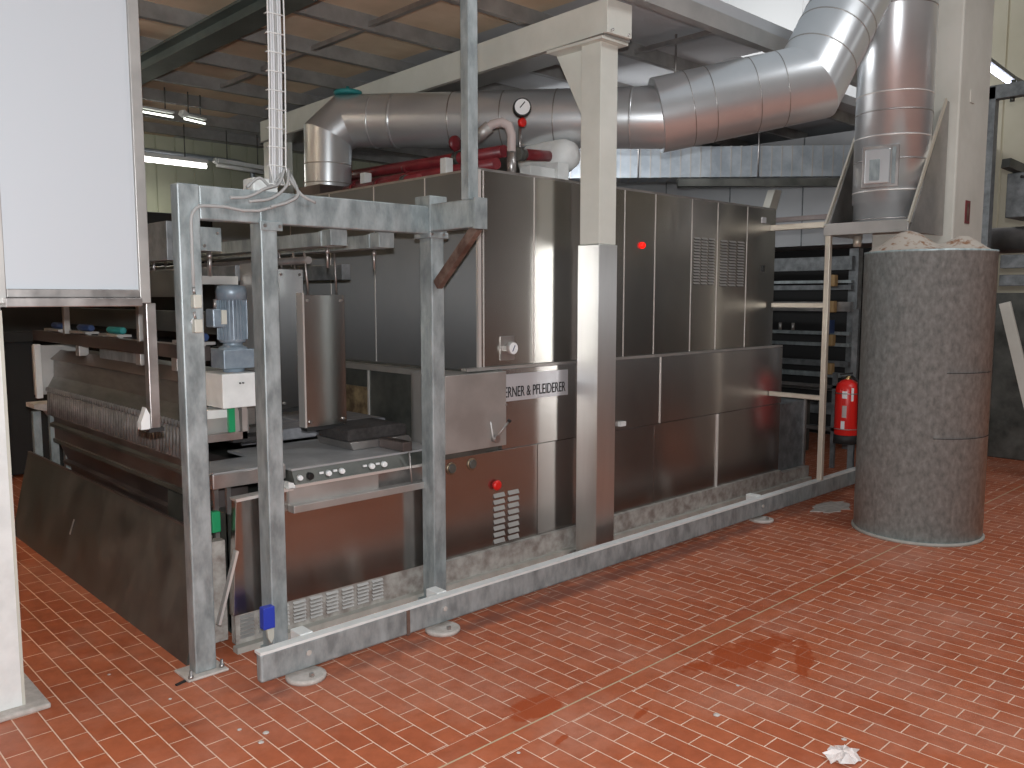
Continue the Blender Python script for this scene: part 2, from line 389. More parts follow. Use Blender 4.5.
# ------------------------------------------------------------------ left column and hanging white panel
lc = thing('painted_column', (.63, 3.77, 0), 'beige column at the left edge standing on a mortar-edged base plate', 'column')
MB().box(.44, .805, 3.60, 3.95, .02, 3.42).build('column_shaft', 'white', lc, .004)
MB().box(.38, .885, 3.545, 4.02, 0, .022).build('base_plate', 'cement', lc, .008)
MB().box(.797, .808, 3.598, 3.612, .02, 1.55).build('edge_strip', 'ivory', lc)
wp = thing('hanging_panel', (1.07, 3.58, 1.04), 'large white panel in a stainless frame hanging beside the left column', 'panel')
MB().box(.80, 1.29, 3.545, 3.565, 1.62, 3.40).build('panel_sheet', 'white_panel', wp)
MB().box(.785, .812, 3.53, 3.58, 1.575, 3.415).build('stile', 'steel_satin', wp, .003)
MB().box(1.287, 1.33, 3.53, 3.585, 1.575, 3.415).build('stile', 'steel_satin', wp, .003)
MB().box(.812, 1.287, 3.53, 3.585, 1.598, 1.63).build('bottom_rail', 'steel_mid', wp, .003)
MB().box(.80, 1.285, 3.50, 3.60, 1.563, 1.597).build('drip_tray', 'steel_mid', wp, .003)
MB().box(1.310, 1.350, 3.535, 3.58, 1.06, 1.575).build('leg', 'steel_mid', wp, .003)
MB().box(1.300, 1.362, 3.53, 3.585, 1.045, 1.062).build('rubber_foot', 'black', wp)
MB().prism([(1.268, 1.06), (1.305, 1.06), (1.305, 1.12), (1.29, 1.15), (1.28, 1.12), (1.268, 1.09)], 3.53, 3.57, 'y').build('hook_plate', 'white', wp)

# ------------------------------------------------------------------ the tunnel oven
ov = thing('tunnel_oven', (4.8, 4.8, 0), 'long stainless tunnel oven with riveted louvres, gauge and maker\'s plate', 'oven')
X1, XE, YF, YB = 3.16, 6.36, 3.60, 6.95
MB().box(X1 + .01, XE - .01, YF + .012, YB, 1.19, 2.295).build('upper_body', 'steel_dark', ov)
MB().box(3.11, 6.50, YF + .005, YB, .15, 1.185).box(2.87, 3.2, 3.58, 3.95, .15, .74).build('lower_body', 'steel_dark', ov)
MB().box(2.87, 6.49, 3.545, YB, .0, .15).build('plinth', 'plinth', ov)
MB().box(1.64, 6.98, 3.515, 3.56, 0, .028).build('floor_curb', 'curb', ov)
MB().box(X1 - .005, XE, YF - .008, YB, 2.296, 2.31).build('roof_sheet', 'steel_mid', ov)
xs = [3.16, 3.19, 3.59, 4.01, 4.43, 4.76, 5.19, 5.52, 5.93, 6.36]
for i in range(len(xs) - 1):
    MB().box(xs[i] + .003, xs[i + 1] - .003, YF - .012, YF + .012, 1.205, 2.296).build('upper_panel', 'steel', ov, .0015)
for x in xs[1:-1]:
    MB().box(x - .003, x + .003, YF - .015, YF, 1.205, 2.296).build('seam_strip', 'seam', ov)
ys = [3.60, 4.06, 4.587, 5.115, 5.65, 6.2, 6.95]
for i in range(len(ys) - 1):
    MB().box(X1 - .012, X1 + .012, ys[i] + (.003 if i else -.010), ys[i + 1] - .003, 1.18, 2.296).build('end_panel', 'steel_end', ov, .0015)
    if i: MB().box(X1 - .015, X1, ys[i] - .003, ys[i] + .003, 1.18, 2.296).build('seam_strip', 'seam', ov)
MB().box(X1 - .014, X1 + .008, YF - .018, YF, 1.205, 2.30).build('corner_trim', 'seam', ov)
# ledge under the upper panels
MB().box(3.05, 6.50, YF - .03, YF + .02, 1.187, 1.203).box(3.03, X1, YF, YB, 1.140, 1.172).build('ledge', 'steel_satin', ov)
# lower panels
for a, b_, z0, z1 in [(3.31, 3.98, .72, 1.185), (3.98, 4.82, .72, 1.185), (4.82, 6.50, .72, 1.185)]:
    MB().box(a + .002, b_ - .002, 3.568, 3.61, z0, z1).build('lower_panel', 'steel_low', ov, .0015)
for a, b_, z0, z1 in [(2.86, 3.61, .15, .715), (3.61, 4.77, .15, .715), (4.77, 5.556, .15, .715), (5.556, 6.50, .15, .715)]:
    MB().box(a + .002, b_ - .002, 3.575, 3.61, z0, z1).build('lower_panel', 'steel_low', ov, .0015)
for x, z0, z1 in ((4.82, .72, 1.185), (5.556, .15, .715)):
    MB().box(x - .0035, x + .0035, 3.562, 3.58, z0, z1).build('seam_strip', 'seam', ov)
# lower left end wall with bright hood and dark opening
MB().box(3.09, 3.115, 3.95, YB, .60, 1.14).build('tunnel_mouth_wall', 'steel_dark', ov)
MB().box(3.082, 3.092, 4.605, 5.2, .80, 1.02).build('tan_reflection', 'tan', ov)['label'] = 'tan reflection painted in colour beside the tunnel mouth'
MB().box(3.083, 3.09, 4.585, 4.60, .80, 1.14).build('seam_strip', 'seam', ov)
# control box with lever
cbp = []
for k in range(9):
    a = PI / 2 * k / 8; cbp.append((2.86 + .1 - .1 * math.cos(a), 3.80 + .1 * math.sin(a)))
MB().prism([(2.86, 3.53), (3.31, 3.53), (3.31, 3.58), (3.16, 3.95), (3.1, 3.95)][:3] + [(3.31, 3.9)] + cbp[::-1], .752, 1.178, 'z').build('control_box', 'steel_satin', ov, .002)
lv = MB().tube([(3.215, 3.515, .80), (3.275, 3.475, .895)], .006, 8).lathe([(.022, -.03), (.022, 0)], (3.215, 3.53, .80), 14, 'y').build('lever', 'steel_mid', ov)
MB().tube([(3.275, 3.475, .895), (3.283, 3.47, .908)], .011, 10).build('lever_knob', 'black', lv)
MB().tube([(3.20, 3.52, .80), (3.175, 3.515, .90)], .004, 8).build('pull_rod', 'white', lv)
MB().box(3.302, 3.314, 3.525, 3.535, .98, .992).build('hinge_pin', 'steel_mid', ov)
# round fittings and emergency button
for x, z in ((3.085, .665), (2.935, .66)):
    w = MB().lathe([(.030, -.008), (.034, -.005), (.034, 0)], (x, 3.575, z), 20, 'y').build('valve_port', 'dull_brass', ov)
    MB().lathe([(.024, -.014), (.027, -.008)], (x, 3.575, z), 14, 'y').build('valve_stem', 'steel_dark', w)
eb = MB().lathe([(.014, -.032), (.028, -.028), (.031, -.02), (.028, -.012)], (3.262, 3.575, .518), 18, 'y').build('emergency_button', 'red', ov)
MB().lathe([(.022, -.012), (.022, 0)], (3.262, 3.575, .518), 18, 'y').build('button_collar', 'red', eb)
# louvres
def louvre(x0, x1, z0, z1, cols, rows, yf, tone='steel_mid'):
    mb = MB(); cw = (x1 - x0) / cols; rh = (z1 - z0) / rows
    for c in range(cols):
        for r in range(rows):
            a, b_ = x0 + c * cw + cw * .12, x0 + (c + 1) * cw - cw * .14
            z = z0 + r * rh
            mb.prism([(yf, z + rh * .75), (yf - .011, z + rh * .18), (yf - .009, z + rh * .12), (yf, z + rh * .55)], a, b_, 'x')
    return mb
def slots(x0, x1, z0, z1, cols, rows, yf):
    mb = MB(); cw = (x1 - x0) / cols; rh = (z1 - z0) / rows
    for c in range(cols):
        for r in range(rows):
            mb.box(x0 + c * cw + cw * .14, x0 + (c + 1) * cw - cw * .16, yf - .001, yf + .0005, z0 + r * rh, z0 + r * rh + rh * .2)
    return mb
for (x0, x1, z0, z1, c, r, yf, mm) in [(5.21, 5.49, 1.69, 2.035, 3, 16, YF - .012, 'steel_satin'), (5.55, 5.90, 1.68, 2.03, 3, 16, YF - .012, 'steel_satin'), (3.235, 3.465, .165, .475, 2, 8, 3.575, 'steel_satin')]:
    lo = louvre(x0, x1, z0, z1, c, r, yf).build('vent_louvre', mm, ov)
    slots(x0, x1, z0, z1, c, r, yf).build('vent_slot', 'dark', lo)
# indicator, sign, gauge
MB().lathe([(.016, -.022), (.022, -.012), (.022, 0)], (4.612, YF - .012, 1.945), 18, 'y').build('indicator_lamp', 'redlamp', ov)
MB().box(6.14, 6.20, YF - .018, YF - .012, 2.185, 2.23).build('small_plate', 'sign', ov)
MB().box(6.165, 6.178, YF - .028, YF - .012, 1.80, 1.85).build('key_latch', 'ink', ov)
MB().box(4.362, 4.42, 3.545, 3.572, .745, .775).build('white_block', 'white', ov)
sg = MB().box(3.24, 3.862, 3.56, 3.568, .998, 1.155).build('sign_plate', 'sign', ov)
def text(s, size, parent, loc, m, name, sx=1., align='LEFT', ext=.001):
    cu = bpy.data.curves.new(name, 'FONT'); cu.body = s; cu.size = size; cu.extrude = ext; cu.align_x = align
    tmp = bpy.data.objects.new(name, cu); C.objects.link(tmp)
    bpy.context.view_layer.update()
    me = bpy.data.meshes.new_from_object(tmp.evaluated_get(bpy.context.evaluated_depsgraph_get()))
    bpy.data.objects.remove(tmp)
    w = max(v.co.x for v in me.vertices) - min(v.co.x for v in me.vertices)
    for v in me.vertices: v.co = Vector((v.co.x * sx, -v.co.z, v.co.y))
    me.materials.clear(); me.materials.append(M[m])
    o = bpy.data.objects.new(name, me); C.objects.link(o)
    if parent:
        org = Vector(); q = parent
        while q: org += q.location; q = q.parent
        o.parent = parent; o.location = Vector(loc) - org
    return o, w
o, w = text('WERNER & PFLEIDERER', .088, sg, (3.262, 3.558, 1.022), 'ink', 'lettering')
k = .575 / w
for v in o.data.vertices: v.co.x *= k
gp = MB().box(3.315, 3.425, YF - .02, YF - .012, 1.235, 1.375).build('gauge_plate', 'steel_mid', ov, .002)
gg = MB().lathe([(.030, -.032), (.038, -.029), (.038, -.006), (.030, 0)], (3.385, YF - .02, 1.305), 24, 'y').build('pressure_gauge', 'steel_satin', gp)
MB().lathe([(.033, -.0335), (.033, -.032)], (3.385, YF - .02, 1.305), 24, 'y').build('dial', 'dial', gg)
MB().box(3.383, 3.387, YF - .056, YF - .0535, 1.285, 1.325, rot=Matrix.Rotation(.5, 3, 'Y')).build('needle', 'navy', gg)
MB().box(3.33, 3.36, YF - .05, YF - .02, 1.29, 1.32).build('gauge_bracket', 'steel_satin', gp)
# end service box at the far right
MB().box(6.51, 6.97, 3.60, 4.3, .12, .70).build('end_box', 'galv_dark', ov, .003)
MB().box(6.955, 6.985, 3.585, 3.60, .12, .75).build('end_box_trim', 'steel_mid', ov)
MB().box(6.50, 6.99, 3.55, 4.3, 0, .12).build('end_plinth', 'plinth', ov)

# ------------------------------------------------------------------ loading station in front left
ls = thing('loading_station', (2.25, 3.9, 0), 'stainless loading table with sloping knob panel at the oven mouth', 'machine')
MB().box(1.70, 2.86, 3.60, 4.4, .03, .60).box(2.06, 2.85, 4.4, 6.85, .03, .60).build('table_body', 'steel_dark', ls)
MB().prism([(1.675, .70), (1.945, .70), (1.945, .60), (2.79, .625), (2.83, .60), (2.845, .165), (1.645, .165)], 3.555, 3.60, 'y').build('front_panel', 'steel_low', ls, .002)
MB().prism([(1.67, .69), (1.95, .70), (1.95, .712), (1.665, .704)], 3.535, 3.60, 'y').build('panel_lip', 'seam', ls)
MB().box(1.93, 2.80, 3.50, 3.555, .598, .634).build('bump_bar', 'steel_satin', ls, .003)
MB().box(1.93, 2.43, 3.54, 3.57, .634, .709).build('apron_strip', 'steel_satin', ls)
MB().box(2.43, 2.82, 3.60, 3.64, .60, .72).build('apron_strip', 'steel_mid', ls)
fc = MB().prism([(3.545, .722), (3.575, .782), (3.64, .782), (3.64, .722)], 1.965, 2.80, 'x').build('knob_panel', 'steel_dark', ls)
MB().box(1.96, 2.80, 3.535, 3.552, .709, .722).build('panel_trim', 'seam', fc)
for x, r, m_ in ((1.995, .013, 'dial'), (2.05, .018, 'ink'), (2.15, .014, 'dial'), (2.225, .014, 'dial'), (2.40, .015, 'dial'), (2.475, .015, 'dial')):
    MB().lathe([(r * .8, -.028), (r, -.018), (r, 0)], (x, 3.568, .750), 16, 'y').build('knob', m_, fc)
for x in (2.112, 2.188, 2.36, 2.438):
    MB().box(x - .010, x + .010, 3.552, 3.560, .752, .762).build('indicator_tag', 'dial', fc)
MB().prism([(1.925, .709), (1.965, .709), (1.95, .735), (1.925, .74)], 3.535, 3.60, 'y').build('end_cheek', 'white', ls)
MB().box(1.965, 2.84, 3.575, 4.25, .783, .793).build('table_top', 'table_grey', ls)
MB().box(1.60, 1.96, 3.62, 3.92, .742, .81).build('side_table', 'steel_mid', ls, .004)
MB().box(1.605, 1.955, 3.625, 3.915, .81, .815).build('table_mat', 'table_grey', ls)
for x in (1.64, 1.70):
    MB().box(x, x + .02, 3.70, 3.72, .05, .742).build('leg', 'steel_mid', ls)
MB().box(1.60, 1.64, 3.64, 3.68, .54, .635).build('terminal_block', 'green', ls, .004)
MB().box(1.555, 1.575, 3.68, 3.70, .42, .70).build('pale_strip', 'white', ls)
MB().tube([(1.62, 3.9, .74), (1.60, 3.88, .66), (1.66, 3.86, .55), (1.62, 3.84, .45)], .01, 8).build('hose', 'steel_mid', ls)
MB().box(1.585, 1.655, 3.64, 3.70, .03, .50).build('side_panel', 'plinth', ls)
MB().bar((1.560, 3.525, .16), (1.655, 3.525, .475), .012, .028, (0, 1, 0)).build('prop_bar', 'seam', ls)
# louvred skirt
sk = MB().box(1.655, 2.86, 3.56, 3.60, .028, .165).build('louvred_skirt', 'plinth', ls)
louvre(1.665, 2.47, .05, .16, 9, 6, 3.56).build('vent_louvre', 'steel_satin', sk)
slots(1.665, 2.47, .05, .16, 9, 6, 3.56).build('vent_slot', 'dark', sk)
# conveyor belts behind the table
for i in range(4):
    MB().box(2.06 + i * .24, 2.28 + i * .24, 4.28, 6.7, .80, .865).build('conveyor_belt', 'belt', ls, .01)
# raised tray holding the foam
tr = thing('foam_tray', (2.6, 3.95, .795), 'pale metal tray on the loading table carrying a dark foam block', 'tray')
MB().prism([(2.44, .795), (2.82, .795), (2.82, .815), (2.80, .838), (2.42, .838)], 3.78, 4.12, 'y').build('tray_body', 'steel_mid', tr, .004)
MB().box(2.60, 2.66, 3.56, 3.775, .795, .845).build('latch_block', 'steel_brown', tr, .003)
MB().tube([(2.61, 3.50, .64), (2.61, 3.52, .80)], .005, 8).build('latch_rod', 'steel_mid', tr)
fb = MB().prism([(2.42, .839), (2.80, .839), (2.80, .895), (2.77, .905), (2.45, .905), (2.42, .895)], 3.80, 4.10, 'y').build('foam_block', 'foam', None, .008)
tag(fb, 'dark porous foam block lying on the pale tray', 'foam block')

# ------------------------------------------------------------------ dough divider along the left
dv = thing('comb_conveyor', (1.85, 5.3, 0), 'long dark transfer unit with hanging flap curtain along the left side', 'machine')
ya, yb = 3.95, 6.45
MB().prism([(1.70, .79), (1.88, .79), (1.88, .30), (1.80, .30), (1.79, .44), (1.72, .62), (1.70, .63)], ya - .1, yb - .1, 'y').build('lower_trough', 'steel_brown', dv, .004)
MB().prism([(1.675, .742), (1.71, .755), (1.71, .735), (1.675, .722)], ya - .1, yb - .1, 'y').build('trough_rib', 'steel_dark', dv)
MB().prism([(1.69, .635), (1.725, .645), (1.725, .615), (1.69, .612)], ya - .1, yb - .1, 'y').build('trough_rib', 'steel_dark', dv)
MB().prism([(1.745, .475), (1.785, .485), (1.785, .455), (1.745, .455)], ya - .1, yb - .1, 'y').build('trough_rib', 'steel_brown', dv)
MB().box(1.82, 2.0, ya, yb, .03, .32).build('under_frame', 'dark', dv)
hd = MB().prism([(1.69, .965), (1.74, 1.055), (1.745, 1.19), (1.80, 1.225), (1.98, 1.225), (1.98, .965)], ya, yb, 'y').build('hood', 'steel_hood', dv, .004)
MB().prism([(1.725, 1.175), (1.795, 1.235), (1.80, 1.222), (1.735, 1.168)], ya - .005, yb, 'y').build('hood_edge', 'steel_brown', hd)
# flap curtain: corrugated skirt with toothed top
mb = MB(); n = 58; L = yb - ya
for i in range(n):
    y0, y1 = ya + L * i / n, ya + L * (i + .86) / n
    mb.prism([(1.700, .955), (1.718, .955), (1.714, .80), (1.690, .79)], y0, y1, 'y')
    mb.tube([(1.694, (y0 + y1) / 2 - .012, .95), (1.690, (y0 + y1) / 2, .80)], .009, 6)
mb.build('flap_curtain', 'flap', dv)
mb = MB()
for i in range(n):
    y = ya + L * (i + .5) / n; mb.prism([(y - .013, .955), (y + .013, .955), (y, .985)], 1.682, 1.70, 'x')
mb.build('toothed_strip', 'steel_mid', dv)
MB().box(1.70, 1.76, ya, yb + .3, 1.295, 1.365).build('upper_rail', 'steel_brown', dv, .004)
MB().box(1.98, 2.03, ya + .05, yb + .4, 1.40, 1.52).build('upper_rail', 'steel_dark', dv, .004)
MB().box(1.62, 1.98, yb, yb + .03, .93, 1.27).build('end_plate', 'steel_satin', dv, .003)
MB().box(1.62, 1.66, yb - .04, yb, .91, 1.28).build('end_flange', 'white', dv, .003)
for y in (5.9, 4.85, 4.35): 
    c_ = MB().box(1.74, 1.80, y - .035, y + .035, 1.222, 1.30).build('clamp', 'steel_satin', dv, .004)
    MB().tube([(1.77, y - .02, 1.30), (1.77, y - .02, 1.335)], .012, 8).tube([(1.77, y + .025, 1.30), (1.77, y + .025, 1.325)], .01, 8).build('clamp_screw', 'steel_mid', c_)
MB().box(1.78, 1.84, 4.95, 5.6, 1.222, 1.285).build('side_bracket', 'galv', dv)
for i, (y, m_) in enumerate(((6.3, 'navy'), (5.75, 'navy'), (5.2, 'teal'), (4.1, 'navy'))):
    v_ = MB().box(1.70, 1.78, y - .16, y + .16, 1.372, 1.386).box(1.72, 1.74, y - .14, y - .12, 1.35, 1.372).box(1.72, 1.74, y + .12, y + .14, 1.35, 1.372).build('valve_rack', 'steel_satin', dv)
    MB().lathe([(.016, -.12), (.021, -.11), (.021, .10), (.016, .12)], (1.75, y, 1.407), 12, 'y').build('air_cylinder', m_, v_)
for y in (6.02, 4.72):
    MB().box(1.70, 1.735, y - .02, y + .02, 1.35, 1.56).build('upright', 'steel_satin', dv, .002)
# end of the unit seen between the two front posts
MB().box(1.66, 1.90, 3.86, 3.95, .935, 1.06).build('end_block', 'steel_satin', dv, .01)
MB().box(1.64, 1.79, 3.84, 3.96, 1.03, 1.07).build('end_cover', 'white', dv)
MB().box(1.60, 1.86, 3.80, 3.84, .925, .96).build('lower_channel', 'steel_mid', dv)
MB().box(1.835, 1.86, 3.80, 3.83, .925, 1.10).box(1.80, 1.815, 3.80, 3.83, .96, 1.10).build('hanger', 'steel_satin', dv)
MB().box(1.80, 1.98, 3.83, 3.95, .905, .925).build('rubber_pad', 'black', dv)
MB().box(1.765, 1.795, 3.79, 3.81, .965, 1.085).build('green_strap', 'green', dv)
MB().box(1.9, 2.05, 4.35, 4.5, .87, .99).build('comb_block', 'galv', dv)
# far end supports seen behind the leaning plate
for x, y in ((1.66, 6.62), (1.75, 6.56), (1.85, 6.6)):
    MB().box(x - .025, x + .025, y - .025, y + .025, .0, .80).build('leg', 'galv', dv)
MB().prism([(1.62, .86), (1.84, .86), (1.83, .78), (1.78, .70), (1.72, .80), (1.62, .83)], 6.50, 6.70, 'y').build('foot_bracket', 'cement', dv)

# gear motor on the white gearbox cover
gm = thing('gear_motor', (1.80, 3.85, 1.08), 'blue-grey finned gear motor upright on a white box between front posts', 'motor')
bx = MB().box(1.715, 1.90, 3.74, 3.97, 1.085, 1.245).build('gearbox_cover', 'white', gm, .004)
bolts(bx, [(1.80, 3.74, 1.20), (1.815, 3.74, 1.20)], 'y', .004, m='ink')
MB().lathe([(.05, 1.245), (.05, 1.262), (.07, 1.266), (.07, 1.355), (.062, 1.365), (.045, 1.372), (.045, 1.385)], (1.825, 3.85, 0), 20).box(1.745, 1.905, 3.78, 3.92, 1.265, 1.355).build('gear_housing', 'motor', gm, .004)
mt = MB().lathe([(.058, 1.385), (.062, 1.395), (.062, 1.585), (.070, 1.585), (.071, 1.63), (.062, 1.652), (.03, 1.658)], (1.825, 3.85, 0), 28).build('motor_body', 'motor', gm)
mb = MB()
for k in range(26):
    a = 2 * PI * k / 26; c_, s_ = math.cos(a), math.sin(a)
    mb.bar((1.825 + .064 * c_, 3.85 + .064 * s_, 1.40), (1.825 + .064 * c_, 3.85 + .064 * s_, 1.585), .004, .010, (c_, s_, 0))
mb.build('cooling_fin', 'motor', mt)['kind'] = 'stuff'
tb = MB().box(1.70, 1.765, 3.78, 3.86, 1.46, 1.545).build('terminal_box', 'motor', gm, .006)
MB().box(1.738, 1.763, 3.772, 3.782, 1.475, 1.54).build('terminal_label', 'ivory', tb)
MB().tube([(1.72, 3.80, 1.545), (1.72, 3.80, 1.59)], .008, 8).build('cable_gland', 'steel_mid', tb)
MB().box(1.915, 1.928, 3.80, 3.94, 1.245, 1.76).build('mounting_plate', 'steel_satin', gm)
MB().box(1.60, 1.90, 3.93, 3.95, 1.66, 1.70).build('cross_plate', 'steel_satin', gm)
MB().tube([(1.76, 3.93, 1.70), (1.76, 3.93, 1.86)], .011, 10).lathe([(.018, 1.84), (.018, 1.87)], (1.76, 3.93, 0), 8).build('hanger_rod', 'steel_satin', gm)

# ------------------------------------------------------------------ upper conveyor rails under the frame
rg = 'channel rails running back under the frame'
for (x, z0, z1, y0, lab) in [(2.19, 1.84, 1.905, 3.56, 'second from the right'), (2.46, 1.84, 1.905, 3.56, 'rightmost, ending left of the third post'), (1.62, 1.80, 1.895, 3.60, 'left one ending above the gear motor')]:
    r = thing('channel_rail', (x, y0, z0), f'galvanised channel rail running back under the frame, {lab}', 'rail', rg)
    w = .05
    MB().prism([(x - w, z0), (x + w, z0), (x + w, z0 + .006), (x - w + .006, z0 + .006), (x - w + .006, z1 - .006), (x + w, z1 - .006), (x + w, z1), (x - w, z1)], y0 + .02, 7.6, 'y').build('channel', 'galv', r)
    MB().box(x - w, x + w, y0, y0 + .02, z0 - .002, z1 + .005).build('end_plate', 'galv', r, .002)
    bolts(r, [(x - .03, y0, z0 + .02), (x + .03, y0, z1 - .02)], 'y', .007)
    if x > 2: MB().box(x - .045, x + .045, 3.48, y0, z0 + .0, 1.914).build('hanger_bracket', 'galv', r, .002)
    for yy in (y0 + .06, 4.3, 5.6):
        MB().tube([(x + .02, yy, z0), (x + .02, yy, z0 - .10)], .006, 8).lathe([(.013, z0 - .03), (.013, z0 - .01)], (x + .02, yy, 0), 6).build('hanger_bolt', 'steel_mid', r)
for (x, z0, z1, y0, mm, lab) in [(1.52, 1.76, 1.93, 3.75, 'galv_dark', 'top one left of the first post'), (1.56, 1.60, 1.72, 3.75, 'steel_dark', 'middle one left of the first post'), (2.0, 1.68, 1.76, 4.1, 'galv_dark', 'low one behind the gear motor'), (2.75, 1.70, 1.79, 4.3, 'galv_dark', 'farthest right, close to the oven end')]:
    o = MB().box(x - .03, x + .03, y0, 7.8, z0, z1).build('guide_beam', mm, None, .003)
    tag(o, f'dull grey guide beam running back above the machine, {lab}', 'beam', 'guide beams above the machine')
tag(MB().tube([(2.30, 3.95, 1.79), (2.30, 7.4, 1.79)], .02, 12).build('drive_shaft', 'steel_mid'), 'round steel shaft running back under the channel rails', 'shaft')
for i, (x0, x1, y, z0, z1, mm, lab) in enumerate([(2.26, 2.42, 4.22, .99, 1.752, 'steel_low', 'brownish stainless guard plate hanging just right of the second post'), (2.262, 2.512, 3.95, .915, 1.612, 'steel', 'bright stainless guard plate hanging over the conveyor belts')]):
    p = thing('guard_plate', ((x0 + x1) / 2, y, z0), lab, 'guard plate')
    MB().box(x0, x1, y, y + .06, z0, z1).build('plate', mm, p, .003)
    MB().box(x0 - .006, x0 + .004, y - .003, y + .06, z0, z1 + .01).build('plate_edge', 'seam', p)
    MB().box(x0 + .01, x1 - .01, y + .01, y + .07, z0 - .022, z0).build('rubber_edge', 'black', p)
    bolts(p, [(xx, y, zz) for xx in (x0 + .025, x1 - .025) for zz in (z0 + .03, z1 - .03)][:4], 'y', .008, 'screw')
    MB().tube([(x0 + .05, y + .03, z1), (x0 + .03, y + .03, z1 + (.22 if i else .09))], .006, 8).build('hanger_rod', 'steel_mid', p)
    MB().tube([(x1 - .03, y + .03, z1), (x1 - .04, y + .03, z1 + (.22 if i else .09))], .005, 8).build('hanger_rod', 'steel_mid', p)

# ------------------------------------------------------------------ galvanised safety frame
sf = thing('safety_frame', (2.1, 3.46, 0), 'galvanised square-tube frame with three posts standing before the loading end', 'frame')
Yf = 3.42
for (x0, x1, y1, z1) in ((1.408, 1.500, 3.49, 2.055), (1.763, 1.842, 3.52, 1.98), (2.69, 2.772, 3.52, 2.08)):
    MB().box(x0, x1, Yf, y1, .012, z1).build('post', 'galv', sf, .006)
MB().box(1.500, 2.69, Yf + .003, 3.49, 1.915, 2.053).build('top_beam', 'galv', sf, .006)
MB().box(2.675, 2.742, 3.072, Yf, 1.928, 2.062).build('side_beam', 'galv', sf, .006)
MB().box(2.668, 2.748, 3.062, 3.075, 1.922, 2.068).build('end_cap', 'galv', sf)
MB().box(2.668, 2.788, Yf - .018, 3.535, 1.895, 1.925).build('post_collar', 'galv', sf, .004)
MB().box(2.672, 2.782, Yf - .014, 3.53, 1.925, 2.105).build('post_collar', 'galv', sf, .004)
MB().box(1.755, 1.862, Yf - .012, Yf, 1.885, 1.925).build('joint_plate', 'galv', sf, .003)
bolts(sf, [(1.775, Yf - .012, 1.905), (1.845, Yf - .012, 1.905), (2.68, Yf - .015, 1.915), (2.755, Yf - .015, 1.915)], 'y', .008)
MB().box(2.675, 2.737, 3.112, 3.170, 2.062, 3.292).build('upright_tube', 'galv', sf, .005)
MB().bar((2.72, 3.10, 1.935), (2.72, 3.41, 1.66), .05, .035, (1, 0, 0)).build('corner_brace', 'rust', sf, .002)
MB().box(1.36, 1.54, 3.385, 3.535, 0, .012).build('foot_plate', 'cement', sf, .006)
MB().box(1.75, 1.87, 3.385, 3.53, 0, .012).build('foot_plate', 'galv', sf)
MB().box(2.65, 2.79, 3.385, 3.53, 0, .012).build('foot_plate', 'galv', sf)
for p in ((1.378, 3.40), (1.522, 3.42)):
    MB().lathe([(.012, .012), (.012, .022), (.007, .024), (.007, .045)], (p[0], p[1], 0), 8).build('anchor_bolt', 'steel_mid', sf)
for z, lab in ((1.555, 'small ivory limit switch on the first post, the upper of two'), (1.455, 'small ivory limit switch on the first post, the lower of two')):
    t = thing('limit_switch', (1.46, Yf, z), lab, 'switch', 'limit switches on the first post')
    MB().box(1.445, 1.480, Yf - .035, Yf, z, z + .055).build('switch_body', 'ivory', t, .004)
    MB().tube([(1.455, Yf - .02, z + .055), (1.45, Yf - .02, z + .085)], .006, 8).build('switch_lever', 'steel_mid', t)
tag(MB().tube([(1.455, Yf - .012, z) for z in (1.60, 1.75, 1.86)] + [(1.455 + .055 * (1 - math.cos(t)), Yf - .012, 1.90 + .07 * math.sin(t)) for t in (0, .3, .6, .9, 1.2, 1.5)] + [(1.60, Yf - .012, 1.972), (1.68, Yf - .012, 1.962), (1.75, Yf - .012, 1.966), (1.83, Yf - .013, 1.99), (1.92, Yf - .014, 2.03)], .007, 8).build('flex_cable', 'cable_grey'), 'grey cable running up the first post and along the top beam', 'cable')
tag(MB().tube([(1.458, Yf - .01, 1.52), (1.442, Yf - .01, 1.50), (1.462, Yf - .01, 1.47)], .004, 6).build('flex_cable', 'cable'), 'thin white cable joining the two ivory switches', 'cable')
bt = thing('brush_holder', (1.765, 3.41, .13), 'blue holder with a white tip clipped low on the second post', 'holder')
MB().box(1.712, 1.768, 3.40, 3.44, .125, .225).build('holder_body', 'blue', bt, .004)
MB().prism([(1.732, .125), (1.768, .125), (1.766, .075), (1.752, .05), (1.737, .08)], 3.41, 3.43, 'y').build('holder_tip', 'ivory', bt, .003)

# wire cable tray with cables coming down to the frame
ct = thing('cable_tray', (1.91, 3.46, 2.08), 'white wire-mesh cable tray dropping from above onto the frame', 'cable tray')
mb = MB(); path = lambda z: .012 * math.sin((z - 2.1) * 2.2) - .04
zs = [2.09 + .08 * i for i in range(17)]
for x in (1.868, 1.886, 1.936, 1.945):
    mb.tube([(x + path(z) + (.02 if z < 2.12 else 0), 3.45 + (0 if x in (1.868, 1.945) else .03), z) for z in zs], .0035, 6)
for z in zs:
    mb.tube([(1.868 + path(z), 3.45, z), (1.945 + path(z), 3.45, z)], .003, 6).tube([(1.868 + path(z), 3.45, z), (1.868 + path(z), 3.48, z)], .003, 6)
mb.build('wire_mesh', 'white', ct)
for i in range(6):
    x = 1.880 + .011 * i
    t = MB().tube([(x + path(z), 3.468, z) for z in zs] , .005, 6)
    t.build('cable', 'cable' if i % 3 else 'cable_grey', ct)
